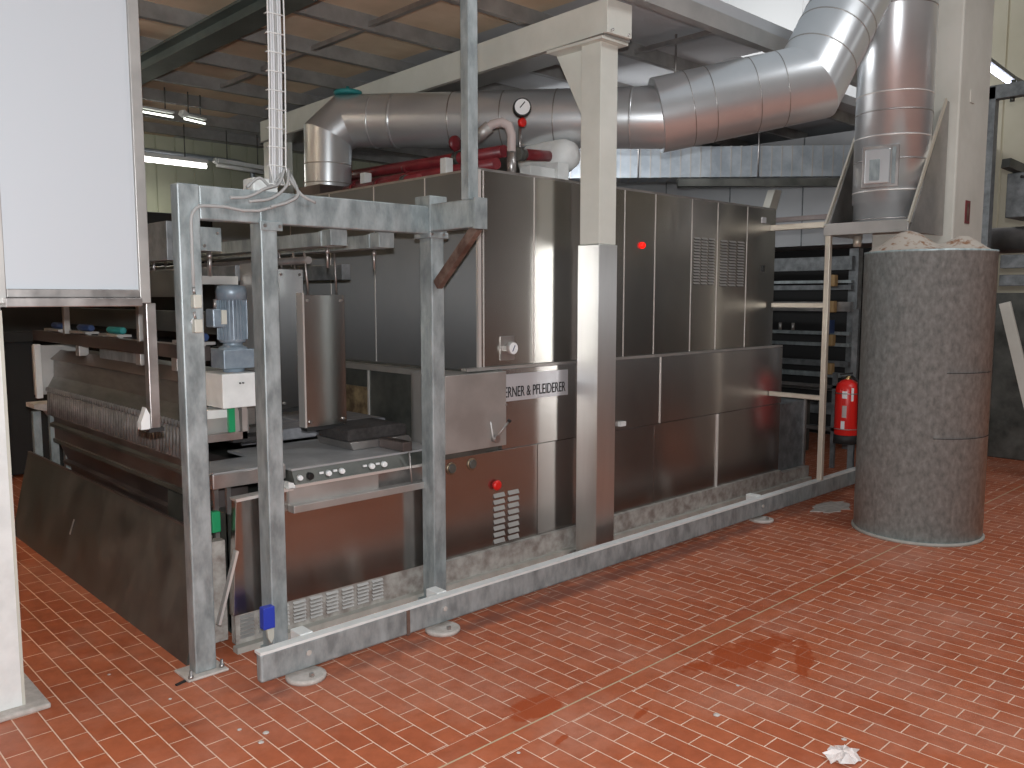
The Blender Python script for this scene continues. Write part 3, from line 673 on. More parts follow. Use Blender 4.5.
def smooth(pts, k=6):
    P_ = [Vector(p) for p in pts]; P_ = [2 * P_[0] - P_[1]] + P_ + [2 * P_[-1] - P_[-2]]; out = []
    for i in range(1, len(P_) - 2):
        for j in range(k):
            t = j / k; a_, b_, c_, d_ = P_[i - 1:i + 3]
            out.append(.5 * ((2 * b_) + (c_ - a_) * t + (2 * a_ - 5 * b_ + 4 * c_ - d_) * t * t + (3 * b_ - a_ - 3 * c_ + d_) * t ** 3))
    return out + [P_[-2]]
for i, pts in enumerate([[(1.90, 3.45, 2.16), (1.86, 3.43, 2.09), (1.78, 3.40, 2.06), (1.70, 3.40, 2.02), (1.62, 3.40, 2.01)], [(1.92, 3.45, 2.16), (1.88, 3.40, 2.08), (1.80, 3.39, 2.02), (1.70, 3.395, 2.0)], [(1.93, 3.45, 2.14), (1.93, 3.39, 2.05), (1.88, 3.39, 2.01), (1.80, 3.395, 1.985)], [(1.91, 3.45, 2.14), (1.95, 3.40, 2.05), (2.02, 3.40, 2.02)], [(1.89, 3.46, 2.14), (1.84, 3.46, 2.08), (1.78, 3.45, 2.11), (1.72, 3.45, 2.065)]]):
    tag(MB().tube(smooth(pts), .0065, 8).build('loose_cable', 'cable_grey'), ['dusty cable arching left over the top beam', 'grey cable drooping across the beam face', 'thick dusty cable hanging lowest below the tray end', 'short grey cable bending right over the beam', 'dusty cable lying on top of the beam'][i], 'cable', 'cables spilling from the cable tray')
tag(MB().box(1.76, 1.88, 3.47, 3.57, 2.054, 2.115).build('junction_box', 'white', None, .01), 'dusty white box on the beam behind the cable tray foot', 'box')

# ------------------------------------------------------------------ leaning plate
lp = thing('leaning_plate', (1.5, 4.9, 0), 'long dark steel plate leaning against the machine on the floor', 'plate')
MB().prism([(1.425, .0), (1.437, .0), (1.560, .545), (1.548, .55)], 3.56, 6.42, 'y').build('plate_sheet', 'steel_dark', lp)
MB().prism([(1.545, .545), (1.563, .543), (1.565, .553), (1.547, .556)], 3.56, 6.42, 'y').build('folded_edge', 'steel_brown', lp)
MB().bar((1.470, 5.30, .22), (1.488, 5.27, .31), .012, .004, (1, 0, 0)).build('pull_handle', 'steel_satin', lp)

# ------------------------------------------------------------------ floor guard rail
gr = thing('guard_rail', (4., 3.13, 0), 'low galvanised crash rail crossing the tiled floor in front of the oven', 'rail')
MB().box(1.542, 2.28, 3.10, 3.142, .036, .158).build('rail_bar', 'galv', gr, .010)
MB().box(2.282, 11.2, 3.10, 3.142, .036, .158).build('rail_bar', 'galv', gr, .010)
MB().box(2.272, 2.290, 3.097, 3.145, .034, .160).build('weld_seam', 'rust', gr)
MB().box(1.540, 11.2, 3.096, 3.146, .155, .167).build('top_strip', 'white', gr)['label'] = 'pale top face'  # paler strip over the whole rail top
for x in (1.745, 2.485, 5.42):
    ft = MB().lathe([(.085, 0), (.085, .014), (.075, .018)], (x, 3.10, 0), 24).build('round_foot', 'cement', gr)
    MB().box(x + .005, x + .065, 3.146, 3.235, .0, .172).build('stub', 'white', ft, .004)
    MB().lathe([(.012, -.006), (.012, 0)], (x + .015, 3.10, .105), 12, 'y').build('bolt', 'cement', ft)
    MB().box(x - .008, x + .008, 3.045, 3.06, .018, .035).build('floor_bolt', 'steel_mid', ft)

# ------------------------------------------------------------------ portal frame and duct bracket
pf = thing('portal_bracket', (6.5, 3.0, .165), 'pale steel bracket with leg and crossbars carrying the vertical duct', 'bracket')
MB().box(6.28, 6.32, 3.085, 3.125, .166, 2.07).build('leg', 'leg', pf, .003)
for z in (.815, 1.535):
    MB().box(6.285, 6.315, 3.125, 3.565, z - .018, z + .018).build('crossbar', 'leg', pf, .002)
MB().box(6.28, 6.32, 3.125, 3.60, 2.13, 2.175).build('crossbar', 'leg', pf, .002)
MB().box(6.27, 6.91, 2.50, 3.13, 2.135, 2.15).build('shelf_plate', 'steel_mid', pf)
MB().box(6.262, 6.282, 2.50, 3.13, 2.066, 2.155).build('shelf_fascia', 'steel_satin', pf, .002)
for y in (2.497, 3.118):
    g_ = MB().prism([(6.282, 2.066), (6.91, 2.066), (6.91, 3.06), (6.87, 3.06)], y, y + .012, 'y').build('gusset_plate', 'steel_mid', pf)
    MB().bar((6.270, y + .006, 2.13), (6.86, y + .006, 3.07), .03, .014, (0, 1, 0)).build('gusset_flange', 'leg', g_)
MB().tube([(6.45, 2.95, 2.06), (6.45, 2.95, 1.98)], .03, 12).build('drain_stub', 'leg', pf)

# round zinc-clad bollard column
jk = thing('round_column', (5.978, 2.238, 0), 'wide round zinc-clad pillar base with stained cement cap standing on tiles', 'pillar')
R = .403
MB().lathe([(R, .005), (R, 1.885), (R + .002, 1.885), (R + .002, 1.90), (R - .01, 1.90)], (5.978, 2.238, 0), 72).build('zinc_jacket', 'jacket', jk)
MB().lathe([(R + .014, 0), (R + .014, .012), (R + .002, .02)], (5.978, 2.238, 0), 72).build('mortar_ring', 'curb', jk)
mb = MB()
ang = lambda k: 2 * PI * k / 48
rings = []
for j in range(9):
    t = j / 8; r = R * .985 * (1 - t)
    ring = []
    for k in range(48):
        x, y = r * math.cos(ang(k)), r * math.sin(ang(k))
        # in the pillar's own frame: hump A to the left-front, hump B to the right
        z = 1.89 + .15 * math.exp(-(((x + .11) ** 2 + (y - .10) ** 2) / .030)) * (1 if r < R * .97 else .2) + .12 * math.exp(-(((x - .17) ** 2 + (y + .15) ** 2) / .018)) * (1 if r < R * .97 else .3)
        if j == 0: z = 1.895
        ring.append(mb.b.verts.new((5.978 + x, 2.238 + y, z)))
    rings.append(ring)
    if j == 8: break
for j in range(8):
    for k in range(48): mb._f([rings[j][k], rings[j][(k + 1) % 48], rings[j + 1][(k + 1) % 48], rings[j + 1][k]], True)
bmesh.ops.remove_doubles(mb.b, verts=mb.b.verts, dist=1e-5)
mb.build('cement_cap', 'cap', jk)
MB().tube([(5.978 + (R + .001) * math.cos(a), 2.238 + (R + .001) * math.sin(a), .70) for a in [(-2.6 + .05 * i) for i in range(26)]], .002, 6).build('jacket_seam', 'dark', jk)
MB().tube([(5.978 + (R + .001) * math.cos(a), 2.238 + (R + .001) * math.sin(a), 1.12) for a in [(-2.45 + .05 * i) for i in range(20)]], .002, 6).build('jacket_seam', 'dark', jk)

# concrete column behind
cc = thing('concrete_column', (7.24, 2.74, 0), 'tall beige concrete column behind the round pillar, with a small red label', 'column')
MB().box(6.925, 7.56, 2.43, 3.05, 0, 6.45).build('column_shaft', 'beige_conc', cc, .012)
rl = MB().box(7.15, 7.245, 2.424, 2.43, 2.17, 2.345).build('warning_label', 'maroon', cc)
MB().box(7.178, 7.215, 2.422, 2.424, 2.19, 2.325).build('label_print', 'rust', rl)
MB().box(7.13, 7.21, 2.423, 2.43, 3.08, 3.17).build('fixing_plate', 'beige_conc', cc)

# ------------------------------------------------------------------ exhaust ducts
ed = thing('exhaust_duct', (3.343, 5.445, 2.31), 'shiny round exhaust duct rising off the oven roof and bending toward the stack', 'duct')
P = [(3.343, 5.445, 2.38), (3.348, 5.44, 2.742), (3.471, 5.392, 2.862), (4.70, 3.46, 2.775)]
V = [Vector(p) for p in P]
MB().tube(P, .17, 48, rr=[.165, .170, .183, .200]).build('duct_run', 'duct', ed)
def band(par, a, b_, t, r, w=.012, m='steel_satin'):
    a, b_ = Vector(a), Vector(b_); d = (b_ - a).normalized(); c = a.lerp(b_, t)
    MB().tube([c - d * w / 2, c + d * w / 2], r, 48).build('duct_band', m, par)
for t in (.08, .45): band(ed, P[0], P[1], t, .1675 + .004 * t, .008)
for t, w_ in ((.10, .012), (.17, .02), (.36, .008), (.52, .008), (.68, .008), (.80, .008), (.90, .015)): band(ed, P[2], P[3], t, .1855 + .0165 * t, w_, 'duct' if w_ > .01 else 'steel_mid')
Q = [(4.66, 3.52, 2.79), (5.369, 2.83, 2.995), (5.831, 2.735, 3.701), (6.1, 2.70, 4.2)]
MB().tube(Q, .243, 48).build('elbow_section', 'duct', ed)
for t in (.20, .34, .62, .80): band(ed, Q[0], Q[1], t, .2445, .005, 'steel_mid')
for t in (.22, .48, .62): band(ed, Q[1], Q[2], t, .2450, .008)
MB().box(3.17, 3.52, 5.27, 5.62, 2.31, 2.38).build('duct_plinth', 'steel_brown', ed)
MB().tube([(5.0, 3.62, 3.0), (5.0, 3.62, 3.40)], .008, 8).build('hanger_rod', 'steel_mid', ed)
tag(MB().lathe([(.012, 3.10), (.012, 3.07), (.10, 3.065), (.10, 3.045), (.08, 3.04)][::-1], (3.47, 5.36, 0), 20).build('damper_disc', 'teal'), 'flat teal disc above the duct bend', 'disc')

st = thing('exhaust_stack', (6.59, 2.79, 2.15), 'vertical stainless exhaust stack standing on the bracket by the concrete column', 'duct')
MB().lathe([(.258, 2.15), (.258, 2.30), (.268, 2.302), (.268, 6.4)], (6.59, 2.775, 0), 56).build('stack_pipe', 'duct', st)
for z in (2.172, 2.375, 2.60, 2.77, 2.95, 3.08, 3.70):
    MB().lathe([(.2695, z), (.2715, z + .002), (.2715, z + .008), (.2695, z + .010)] if z > 2.3 else [(.260, z), (.263, z + .004), (.260, z + .01)], (6.59, 2.775, 0), 56).build('stack_band', 'seam' if z in (2.77, 3.08, 2.375) else 'steel_mid', st)
# hatch faces the camera side
hx = Matrix.Rotation(math.radians(-43.5), 3, 'Z')
ctr = Vector((6.59, 2.775, 0)); nrm = Vector((-.974, -.225, 0)).normalized(); tan = Vector((-nrm.y, nrm.x, 0)) * -1
def panel(name, u0, u1, z0, z1, d0, d1, m, par, off=.10, bev=.003):
    mb = MB(); c0 = ctr
    vs = []
    for dd in (d0, d1):
        for (u, z) in ((u0, z0), (u1, z0), (u1, z1), (u0, z1)):
            vs.append(mb.b.verts.new(c0 + nrm * dd + tan * u + Vector((0, 0, z))))
    for q in ((0, 1, 2, 3), (7, 6, 5, 4), (0, 4, 5, 1), (1, 5, 6, 2), (2, 6, 7, 3), (3, 7, 4, 0)): mb._f([vs[i] for i in q])
    return mb.build(name, m, par, bev)
ht = panel('inspection_hatch', -.095, .155, 2.40, 2.70, .23, .272, 'steel_mid', st)
panel('hatch_door', -.040, .135, 2.425, 2.675, .272, .288, 'duct', ht, bev=.012)
panel('hatch_foil', .03, .10, 2.45, 2.60, .288, .293, 'galv', ht, bev=.002)
panel('hatch_hinge', -.075, -.05, 2.42, 2.68, .272, .283, 'galv', ht)

# ------------------------------------------------------------------ pipework on the oven roof
def pipe(name, pts, r, m, label, extra=None):
    t = thing(name, pts[0], label, 'pipe', 'pipes on the oven roof')
    MB().tube(pts, r, 16).build('pipe_run', m, t)
    return t
p1 = pipe('red_pipe', [(3.56, 3.88, 2.405), (3.56, 6.2, 2.42)], .035, 'maroon', 'maroon pipe along the oven roof, nearest its edge')
p2 = pipe('red_pipe', [(3.66, 3.92, 2.495), (3.62, 6.2, 2.52)], .038, 'maroon', 'maroon pipe along the oven roof, upper one of three')
p3 = pipe('red_pipe', [(3.33, 4.35, 2.345), (3.33, 5.2, 2.345)], .026, 'maroon', 'thin low maroon pipe on the oven roof')
for p, x, z, r, yy in ((p1, 3.56, 2.407, .043, (4.15, 4.75, 5.4)), (p2, 3.65, 2.50, .046, (4.35, 4.9, 5.6)), (p3, 3.33, 2.345, .034, (4.5, 4.8, 5.1))):
    for y in yy: MB().tube([(x, y - .02, z), (x, y + .02, z)], r, 14).build('pipe_coupling', 'maroon' if y != yy[0] else 'steel_dark', p)
MB().lathe([(.014, -.012), (.05, -.008), (.05, .008), (.014, .012)], (3.65, 4.38, 2.60), 16, 'y').tube([(3.65, 4.38, 2.52), (3.65, 4.38, 2.60)], .01, 8).build('valve_wheel', 'maroon', p2)
for y in (4.25, 5.15, 5.9):
    tag(MB().box(3.44, 3.70, y - .03, y + .03, 2.31, 2.365).box(3.44, 3.50, y - .03, y + .03, 2.365, 2.47).build('pipe_saddle', 'white', None, .005), ['white pipe saddle on the oven roof, beside the galvanised upright', 'white pipe saddle in the middle of the pipe run', 'white pipe saddle nearest the duct riser'][[4.25, 5.15, 5.9].index(y)], 'pipe support', 'pipe saddles on the roof')
ub = pipe('bent_pipe', [(3.50, 4.06, 2.53), (3.53, 4.0, 2.59), (3.57, 3.93, 2.645), (3.60, 3.88, 2.655), (3.63, 3.85, 2.635), (3.645, 3.84, 2.58), (3.645, 3.84, 2.31)], .027, 'pink', 'dusty bent pipe arching down into the roof edge')
MB().tube([(3.52, 4.02, 2.57), (3.56, 3.945, 2.635)], .037, 16).build('pipe_sleeve', 'steel_satin', ub)
MB().tube([(3.645, 3.84, 2.48), (3.645, 3.84, 2.32)], .029, 16).build('pipe_sleeve', 'steel_mid', ub)
vs = thing('white_vessel', (4.15, 3.95, 2.31), 'white rounded vessel lying on the roof beside the beige column', 'vessel')
MB().lathe([(.03, -.30), (.085, -.28), (.11, -.22), (.112, .08), (.10, .13), (.06, .165), (.01, .175)][::-1], (4.22, 4.15, 2.53), 28, 'y').build('vessel_shell', 'white', vs)
MB().tube([(3.80, 3.90, 2.49), (4.20, 4.0, 2.53)], .035, 14).build('inlet_pipe', 'maroon', vs)
MB().tube([(3.72, 3.88, 2.48), (3.80, 3.90, 2.49)], .043, 14).build('inlet_coupling', 'steel_dark', vs)
MB().box(4.04, 4.14, 3.82, 3.98, 2.31, 2.46).box(3.82, 4.06, 3.85, 3.95, 2.31, 2.42).build('vessel_stand', 'white', vs, .005)
pg = thing('pressure_gauge', (3.765, 3.89, 2.48), 'round pressure gauge with red valve above the roof pipes', 'gauge')
MB().tube([(3.765, 3.89, 2.48), (3.765, 3.89, 2.65)], .010, 10).build('stem', 'steel_mid', pg)
gv = MB().lathe([(.018, -.016), (.028, -.012), (.028, .012), (.018, .016)], (3.765, 3.87, 2.675), 14, 'y').build('valve_handle', 'red', pg)
gb = MB().lathe([(.055, -.02), (.058, .0), (.058, .03), (.05, .035)], (0, 0, 0), 28, 'y').build('gauge_case', 'ink', pg, 0)
gb.location = Vector((3.755, 3.86, 2.762)) - pg.location; gb.rotation_euler = (0, 0, math.radians(-40))
for v in gb.data.vertices: v.co += pg.location
dl = bpy.data.objects.new('dial', MB().lathe([(.047, -.023), (.047, -.0195)], (0, 0, 0), 28, 'y').build('dial', 'dial', None, loc=(0, 0, 0)).data)
bpy.data.objects.remove(bpy.data.objects['dial.001'] if bpy.data.objects.get('dial.001') and bpy.data.objects['dial.001'].parent is None and bpy.data.objects['dial.001'] != dl else [q for q in bpy.data.objects if q.data == dl.data and q != dl][0])
C.objects.link(dl); dl.parent = gb
nd = MB().box(-.003, .003, -.027, -.0235, -.012, .035, rot=Matrix.Rotation(.7, 3, 'Y')).build('needle_tmp', 'ink', None, loc=(0, 0, 0)); nd.name = 'needle'; nd.parent = gb

# ------------------------------------------------------------------ background plant
gd = thing('rectangular_duct', (7.3, 4.9, 2.75), 'pale galvanised rectangular duct with many ribs behind the round duct', 'duct')
A, B_ = Vector((6.10, 6.2, 2.905)), Vector((8.35, 3.80, 2.905))
MB().bar(A, B_, .35, .29).build('duct_body', 'galv_duct', gd)
mb = MB()
for i in range(34):
    p = A.lerp(B_, (i + .5) / 34); d_ = (B_ - A).normalized() * .006; mb.bar(p - d_, p + d_, .358, .298)
mb.build('duct_ribs', 'steel_satin', gd)
for t in (.33, .68):
    p = A.lerp(B_, t); q = Vector((-.13, -.13, 0)); MB().tube([p + q + Vector((0, 0, -.15)), p + q + Vector((0, 0, .47))], .008, 8).build('threaded_rod', 'steel_mid', gd)
tag(MB().bar((6.95, 4.98, 2.70), (8.35, 3.60, 2.70), .10, .07).build('support_channel', 'steel_dark'), 'dark steel channel directly beneath the ribbed duct', 'beam')

en = thing('cooler_cabinet', (9.2, 5.6, 2.15), 'large light grey insulated cabinet raised behind the oven', 'cabinet')
MB().box(8.7, 10.4, 3.75, 7.4, 2.15, 3.30).build('cabinet_shell', 'grey_panel', en)
for y in (4.6, 5.5, 6.4): MB().box(8.692, 8.70, y - .006, y + .006, 2.15, 3.30).build('panel_joint', 'galv_dark', en)
MB().box(8.66, 8.70, 3.75, 7.4, 2.42, 2.47).build('cabinet_rail', 'steel_brown', en)
for y in (3.8, 7.3): 
    for x in (8.78, 10.3): MB().box(x - .04, x + .04, y - .04, y + .04, 0, 2.15).build('leg', 'galv_dark', en)
tag(MB().prism([(7.55, 0), (7.66, 0), (7.75, 2.28), (7.93, 2.66), (7.80, 2.66), (7.60, 2.28)], 4.42, 4.50, 'y').build('sloping_strut', 'beige_conc'), 'sloping beige strut rising behind the oven end', 'strut')
# dark backing machine below the cabinet
rk = thing('tray_conveyor', (9.0, 4.7, 0), 'dark stacked conveyor rack with steel rails to the right of the oven', 'conveyor')
MB().box(9.35, 9.45, 3.9, 7.3, .02, 2.14).build('back_plate', 'dark', rk)
for i, (z, h, m_) in enumerate([(1.95, .14, 'galv_dark'), (1.76, .03, 'galv'), (1.70, .05, 'galv_dark'), (1.50, .10, 'steel_mid'), (1.22, .035, 'galv'), (1.10, .035, 'galv'), (.90, .06, 'galv_dark'), (.78, .05, 'galv'), (.62, .02, 'steel_mid'), (.42, .12, 'galv_dark'), (.20, .05, 'galv_dark')]):
    MB().box(8.60, 8.66, 3.98, 7.2, z - h / 2, z + h / 2).build('rail', m_, rk)
for z in (1.77, 1.50, 1.15, .85): MB().box(8.52, 8.60, 4.12, 4.24, z - .06, z + .06).build('chain_guide', 'ochre', rk, .01)
for y in (3.98, 5.4, 7.1): MB().box(8.66, 8.76, y - .04, y + .06, 0, 2.1).build('upright', 'galv_dark', rk, .003)
for y in (4.6, 4.75, 4.9): MB().tube([(8.58, y, 1.24), (8.58, y, 1.32)], .018, 8).build('roller_pin', 'steel_satin', rk)
MB().box(8.50, 8.60, 4.14, 4.22, 1.22, 1.36).build('sensor_box', 'navy', rk)
MB().box(8.0, 8.25, 4.2, 6.8, .02, .55).build('lower_housing', 'steel_dark', rk)
for z in (.35, .75): MB().box(7.6, 7.63, 3.62, 6.9, z, z + .03).build('side_rail', 'steel_mid', rk)
MB().box(7.60, 7.63, 3.62, 3.66, 0, .9).build('upright', 'galv_dark', rk)

# fire extinguisher on a stand post
fe = thing('fire_extinguisher', (6.98, 3.27, .37), 'red fire extinguisher hanging half hidden beside the round pillar', 'fire extinguisher')
cx, cy = 6.93, 3.20
MB().lathe([(.09, .44), (.097, .455), (.097, .83), (.085, .875), (.05, .905), (.025, .915)], (cx, cy, 0), 28).build('cylinder', 'red', fe)
MB().lathe([(.100, .375), (.100, .445), (.09, .45)], (cx, cy, 0), 28).build('base_ring', 'black', fe)
MB().lathe([(.022, .90), (.026, .91), (.026, .935), (.015, .945)], (cx, cy, 0), 12).build('valve_head', 'brass', fe)
MB().bar((cx - .06, cy + .04, .955), (cx + .03, cy - .02, .965), .016, .012).bar((cx - .05, cy + .035, .925), (cx + .03, cy - .02, .935), .014, .010).build('squeeze_handle', 'black', fe)
MB().tube([(cx + .0, cy - .03, .94), (cx - .02, cy - .10, .90), (cx - .035, cy - .115, .74), (cx - .03, cy - .115, .58), (cx - .03, cy - .115, .54)], .011, 10).build('hose', 'black', fe)
def arc_label(name, a0, a1, z0, z1, m, par, r=.0985):
    mb = MB(); k = 8; A0, A1 = math.radians(a0), math.radians(a1)
    lo = [mb.b.verts.new((cx + r * math.cos(A0 + (A1 - A0) * i / k), cy + r * math.sin(A0 + (A1 - A0) * i / k), z0)) for i in range(k + 1)]
    hi = [mb.b.verts.new((v.co.x, v.co.y, z1)) for v in lo]
    for i in range(k): mb._f([lo[i], lo[i + 1], hi[i + 1], hi[i]])
    return mb.build(name, m, par)
arc_label('label', 180, 203, .76, .82, 'dial', fe); arc_label('label', 178, 196, .50, .57, 'dial', fe); arc_label('label', 222, 234, .74, .85, 'dial', fe); arc_label('label', 182, 203, .60, .70, 'pink', fe)
for z in (.50, .80):
    MB().tube([(cx + 0.101 * math.cos(a), cy + .101 * math.sin(a), z) for a in [.2 * i for i in range(32)]], .004, 6).build('strap', 'steel_mid', fe)
tag(MB().box(cx + .103, cx + .133, cy - .02, cy + .03, 0, 1.5).build('stand_post', 'galv_dark'), 'slim dark post carrying the fire extinguisher', 'post')

# steel frame and pipes right of the column
rf = thing('steel_portal', (8.5, 1.6, 0), 'dark grey bolted steel frame right of the concrete column', 'frame')
MB().box(8.46, 8.56, 2.67, 2.76, 0, 3.46).build('post', 'galv_dark', rf, .004)
MB().box(8.46, 8.56, .2, 2.76, 3.35, 3.47).build('top_beam', 'galv_dark', rf, .004)
MB().box(8.46, 8.56, .2, .29, 0, 3.35).build('post', 'galv_dark', rf, .004)
for y in (2.55, 2.35): MB().lathe([(.02, 3.315), (.02, 3.35)], (8.51, y, 0), 8).lathe([(.02, 3.47), (.02, 3.50)], (8.51, y, 0), 8).build('bolt', 'steel_dark', rf)
MB().box(8.60, 8.70, .3, 2.60, 1.86, 1.98).box(8.60, 8.70, .3, 2.60, 1.70, 1.80).build('side_beam', 'galv_dark', rf, .004)
MB().bar((8.6, 2.60, 2.80), (9.6, 2.3, 2.60), .08, .08).build('diagonal_beam', 'steel_dark', rf)
for y in (2.5, 2.42): MB().tube([(8.7, y, 2.68), (9.0, y - .25, 2.62)], .012, 8).build('hydraulic_line', 'black', rf)
tag(MB().tube([(8.78, .3, 2.12), (8.78, 2.85, 2.12)], .12, 24).build('horizontal_pipe', 'steel_mid'), 'thick grey horizontal pipe on the dark steel frame', 'pipe')
tag(MB().box(8.72, 9.2, .35, 2.62, 2.32, 2.72).build('machine_housing', 'galv_dark', None, .01), 'grey machine housing above the thick horizontal pipe', 'housing')
tag(MB().box(9.3, 9.9, -1.0, 2.9, 0, 1.64).build('dark_machine', 'steel_dark', None, .01), 'dark machine body in the shade behind the steel frame', 'machine')
tag(MB().bar((8.36, 2.47, 1.55), (8.36, 2.05, .0), .09, .03, (1, 0, 0)).build('leaning_plank', 'beige_conc'), 'pale plank leaning against the dark steel frame', 'plank')

tag(MB().box(-1.5, 7.2, 8.45, 9.0, .02, 2.42).box(-1.5, 7.2, 8.42, 8.45, 1.2, 1.3).build('dark_backing', 'dark', None, .01), 'long dark backing block added before the ribbed back wall', 'cabinet')  # dark block added to blacken the view behind the machine
tag(MB().box(4.5, 7.0, 7.65, 8.05, .02, 1.9).build('dark_backing', 'dark', None, .01), 'dark backing block close behind the oven end', 'cabinet')
# carton behind left column
tag(MB().box(.95, 1.25, 6.9, 7.3, .95, 1.22).box(.93, 1.27, 6.88, 7.32, 1.13, 1.17).build('brown_carton', 'cardboard', None, .004), 'brown carton on a dark stand far left', 'carton')
tag(MB().box(.85, 1.35, 6.85, 7.35, .9, .95).box(.88, .93, 6.9, 6.95, 0, .9).box(1.27, 1.32, 6.9, 6.95, 0, .9).box(.88, .93, 7.25, 7.3, 0, .9).box(1.27, 1.32, 7.25, 7.3, 0, .9).build('low_stand', 'steel_dark', None), 'dark stand holding the brown carton', 'stand')

# ------------------------------------------------------------------ lamps
def tube_lamp(name, a, b_, label, tubem='lamp', body='white', hood=.03, grp='fluorescent lamps'):
    a, b_ = Vector(a), Vector(b_)
    t = thing(name, (a + b_) / 2, label, 'lamp', grp)
    hw = .05 if tubem == 'lamp_dim' else .12
    MB().bar(a + Vector((0, 0, .03 + hw / 8)), b_ + Vector((0, 0, .03 + hw / 8)), hw, hw / 3).build('lamp_housing', body, t)
    MB().tube([a, b_], hw * .18, 12).build('lamp_tube', tubem, t)
    if a.z < 3.5:
        for q in (.2, .8): c_ = a.lerp(b_, q); MB().tube([c_ + Vector((0, 0, .06)), Vector((c_.x, c_.y, 3.40))], .006, 6).build('hanger_rod', 'steel_dark', t)
    MB().bar(a + Vector((0, 0, .06)), a + Vector((0, 0, .02)) + (a - b_).normalized() * .02, .06, .05).build('end_cap', body, t)
    return t
tube_lamp('fluorescent_lamp', (2.9, 9.0, 3.0), (4.03, 9.0, 2.99), 'lit fluorescent lamp hanging before the ribbed back wall')
tube_lamp('fluorescent_lamp', (4.15, 9.0, 3.02), (4.75, 9.0, 2.99), 'unlit lamp housing continuing right of the lit back lamp', 'white')
tube_lamp('fluorescent_lamp', (2.75, 7.5, 3.16), (3.1, 7.55, 3.16), 'small distant ceiling lamp behind the white panel edge', 'lamp_dim')
tube_lamp('fluorescent_lamp', (3.2, 7.55, 3.16), (3.42, 7.63, 3.16), 'small distant ceiling lamp left of the beam end', 'lamp_dim')
tube_lamp('fluorescent_lamp', (9.6, 3.24, 4.02), (10.95, 3.30, 4.0), 'cool white lamp high up right of the concrete column', 'lamp_blue', 'galv_dark')
MB().bar((10.9, 3.3, 4.07), (11.99, 3.3, 4.07), .05, .05).build('wall_arm', 'galv_dark', bpy.data.objects['fluorescent_lamp.004'])
tag(MB().tube([(2.6, 9.765, 3.22), (4.75, 9.765, 3.20), (4.9, 9.765, 3.17), (4.95, 9.765, 3.10), (4.95, 9.765, 0.0)], .03, 10).build('conduit_pipe', 'galv_duct'), 'grey conduit along the top of the ribbed back wall', 'pipe')

# ------------------------------------------------------------------ floor litter
mb = MB(); random.seed(3); k = 22
pts = [(.085 * (0.55 + .6 * random.random()) * math.cos(2 * PI * i / k), .06 * (0.55 + .6 * random.random()) * math.sin(2 * PI * i / k)) for i in range(k)]
cen = mb.b.verts.new((2.79, 1.255, .02)); ring = [mb.b.verts.new((2.79 + x, 1.255 + y, .001 + .012 * random.random())) for x, y in pts]
mid = [mb.b.verts.new((2.79 + x * .5, 1.255 + y * .5, .006 + .022 * random.random())) for x, y in pts]
for i in range(k):
    mb._f([ring[i], ring[(i + 1) % k], mid[(i + 1) % k], mid[i]]); mb._f([mid[i], mid[(i + 1) % k], cen])
tag(mb.build('plastic_scrap', 'plastic'), 'crumpled pale plastic scrap on the tiles at the lower right', 'scrap')
mb = MB(); k = 26
pts = [(6.16 + .24 * (.7 + .5 * random.random()) * math.cos(2 * PI * i / k), 2.93 + .11 * (.7 + .5 * random.random()) * math.sin(2 * PI * i / k)) for i in range(k)]
mb.prism(pts, 0, .008, 'z')
tag(mb.build('mortar_patch', 'cement'), 'rough pale mortar patch on the floor left of the round pillar', 'patch')
for i, (x, y, s) in enumerate([(1.40, 2.79, .010), (1.355, 2.74, .009), (1.34, 2.88, .007), (1.25, 3.30, .006), (1.15, 3.7, .006), (2.27, 1.52, .007), (2.72, 1.72, .011), (3.0, 1.8, .006), (1.98, 2.05, .006), (2.9, 1.3, .008)]):
    mb = MB().lathe([(s, 0), (s * 1.3, s * .2), (s * .9, s * .5), (s * .3, s * .7)], (x, y, 0), 7, 'z', False)
    tag(mb.build('crumb', 'cement'), ['white crumb, right one of three before the first post', 'white crumb lying lowest before the first post', 'pale crumb left of the pair before the first post', 'tiny crumb by the leaning plate foot', 'tiny crumb on dark tiles far left', 'tiny crumb near the bottom edge', 'white chip below the damp stain', 'tiny chip at the damp stain edge', 'tiny crumb near the floor joint', 'pale chip beside the plastic scrap'][i], 'crumb', 'crumbs on the floor')
tag(MB().bar((1.315, 3.40, .003), (1.41, 3.43, .003), .014, .006).build('rubber_strip', 'black'), 'short black rubber strip lying left of the first post', 'strip')

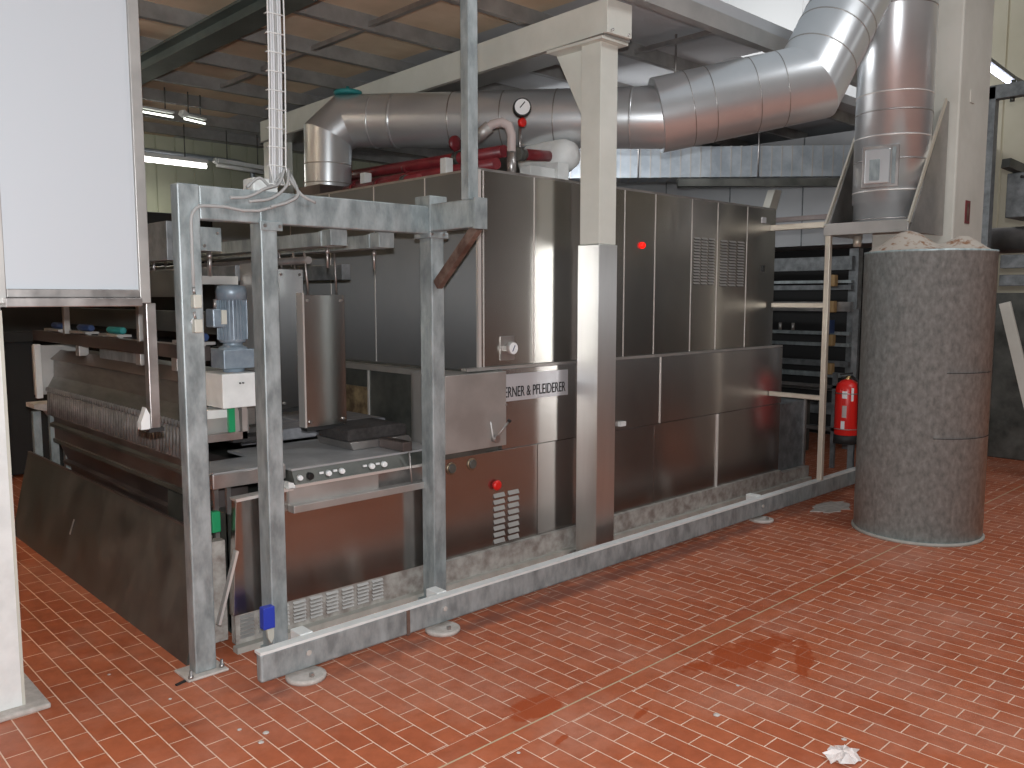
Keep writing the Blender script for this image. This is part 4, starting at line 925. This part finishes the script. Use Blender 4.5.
# ------------------------------------------------------------------ lights
def area(name, loc, size, power, col=(1, 1, 1), rot=(0, 0, 0), sy=None):
    L = bpy.data.lights.new(name, 'AREA'); L.energy = power; L.color = col; L.shape = 'RECTANGLE'; L.size = size; L.size_y = sy or size
    o = bpy.data.objects.new(name, L); C.objects.link(o); o.location = loc; o.rotation_euler = rot; return o
area('hall_lamp', (5.1, -.4, 5.2), .35, 95, (.97, .98, 1), rot=(0, 0, math.radians(34)), sy=2.4)
area('hall_lamp', (9.6, -2.0, 5.0), .4, 12, (.97, .98, 1), rot=(0, 0, math.radians(46)), sy=2.4)
area('under_lamp', (3.4, 8.95, 2.93), 1.2, 12, (1, 1, .9), sy=.1)
for x, y, e in ((-.6, 5.2, 55), (.9, 7.6, 40)):
    area('board_fill', (x, y, 2.7), .2, e, (1, .98, .92), rot=(PI, 0, 0), sy=1.4)  # upward fill added to brighten the boards, no fitting there
area('plant_fill', (5.3, 5.2, 2.75), .25, 26, (.95, .97, 1), rot=(0, math.radians(-85), 0), sy=2.2)  # fill light added to lift the grey cabinet and ribbed duct
area('wall_fill', (9.6, 7.0, 5.4), .4, 60, (.95, .96, 1), rot=(0, math.radians(-80), 0), sy=2.4)  # fill light added to brighten the upper right wall
# the camera's flash, just above the lens
fl_ = bpy.data.lights.new('flash', 'SPOT'); fl_.energy = 470; fl_.shadow_soft_size = .03; fl_.spot_size = math.radians(125); fl_.spot_blend = .35; fl_.color = (.95, .975, 1)
fo = bpy.data.objects.new('flash', fl_); C.objects.link(fo); fo.location = (0, 0, 1.74)

W = bpy.data.worlds.new('world'); S.world = W; W.use_nodes = True   # even light added from above, no roof modelled over the hall
W.node_tree.nodes['Background'].inputs[0].default_value = (.86, .93, 1, 1); W.node_tree.nodes['Background'].inputs[1].default_value = .36

# ------------------------------------------------------------------ camera
cd = bpy.data.cameras.new('camera'); cd.sensor_width = 36; cd.lens = 850 / 1024 * 36; cd.clip_start = .05
cam = bpy.data.objects.new('camera', cd); C.objects.link(cam); cam.location = (0, 0, 1.6)
cam.rotation_euler = (math.radians(90 - 5.844), 0, math.radians(46.4557 - 90)); S.camera = cam
fo.rotation_euler = (math.radians(90 - 3), 0, math.radians(46.4557 - 90))
S.view_settings.view_transform = 'Standard'; S.view_settings.look = 'None'; S.view_settings.gamma = 1; S.view_settings.use_curve_mapping = False
S.view_settings.exposure = 0.0
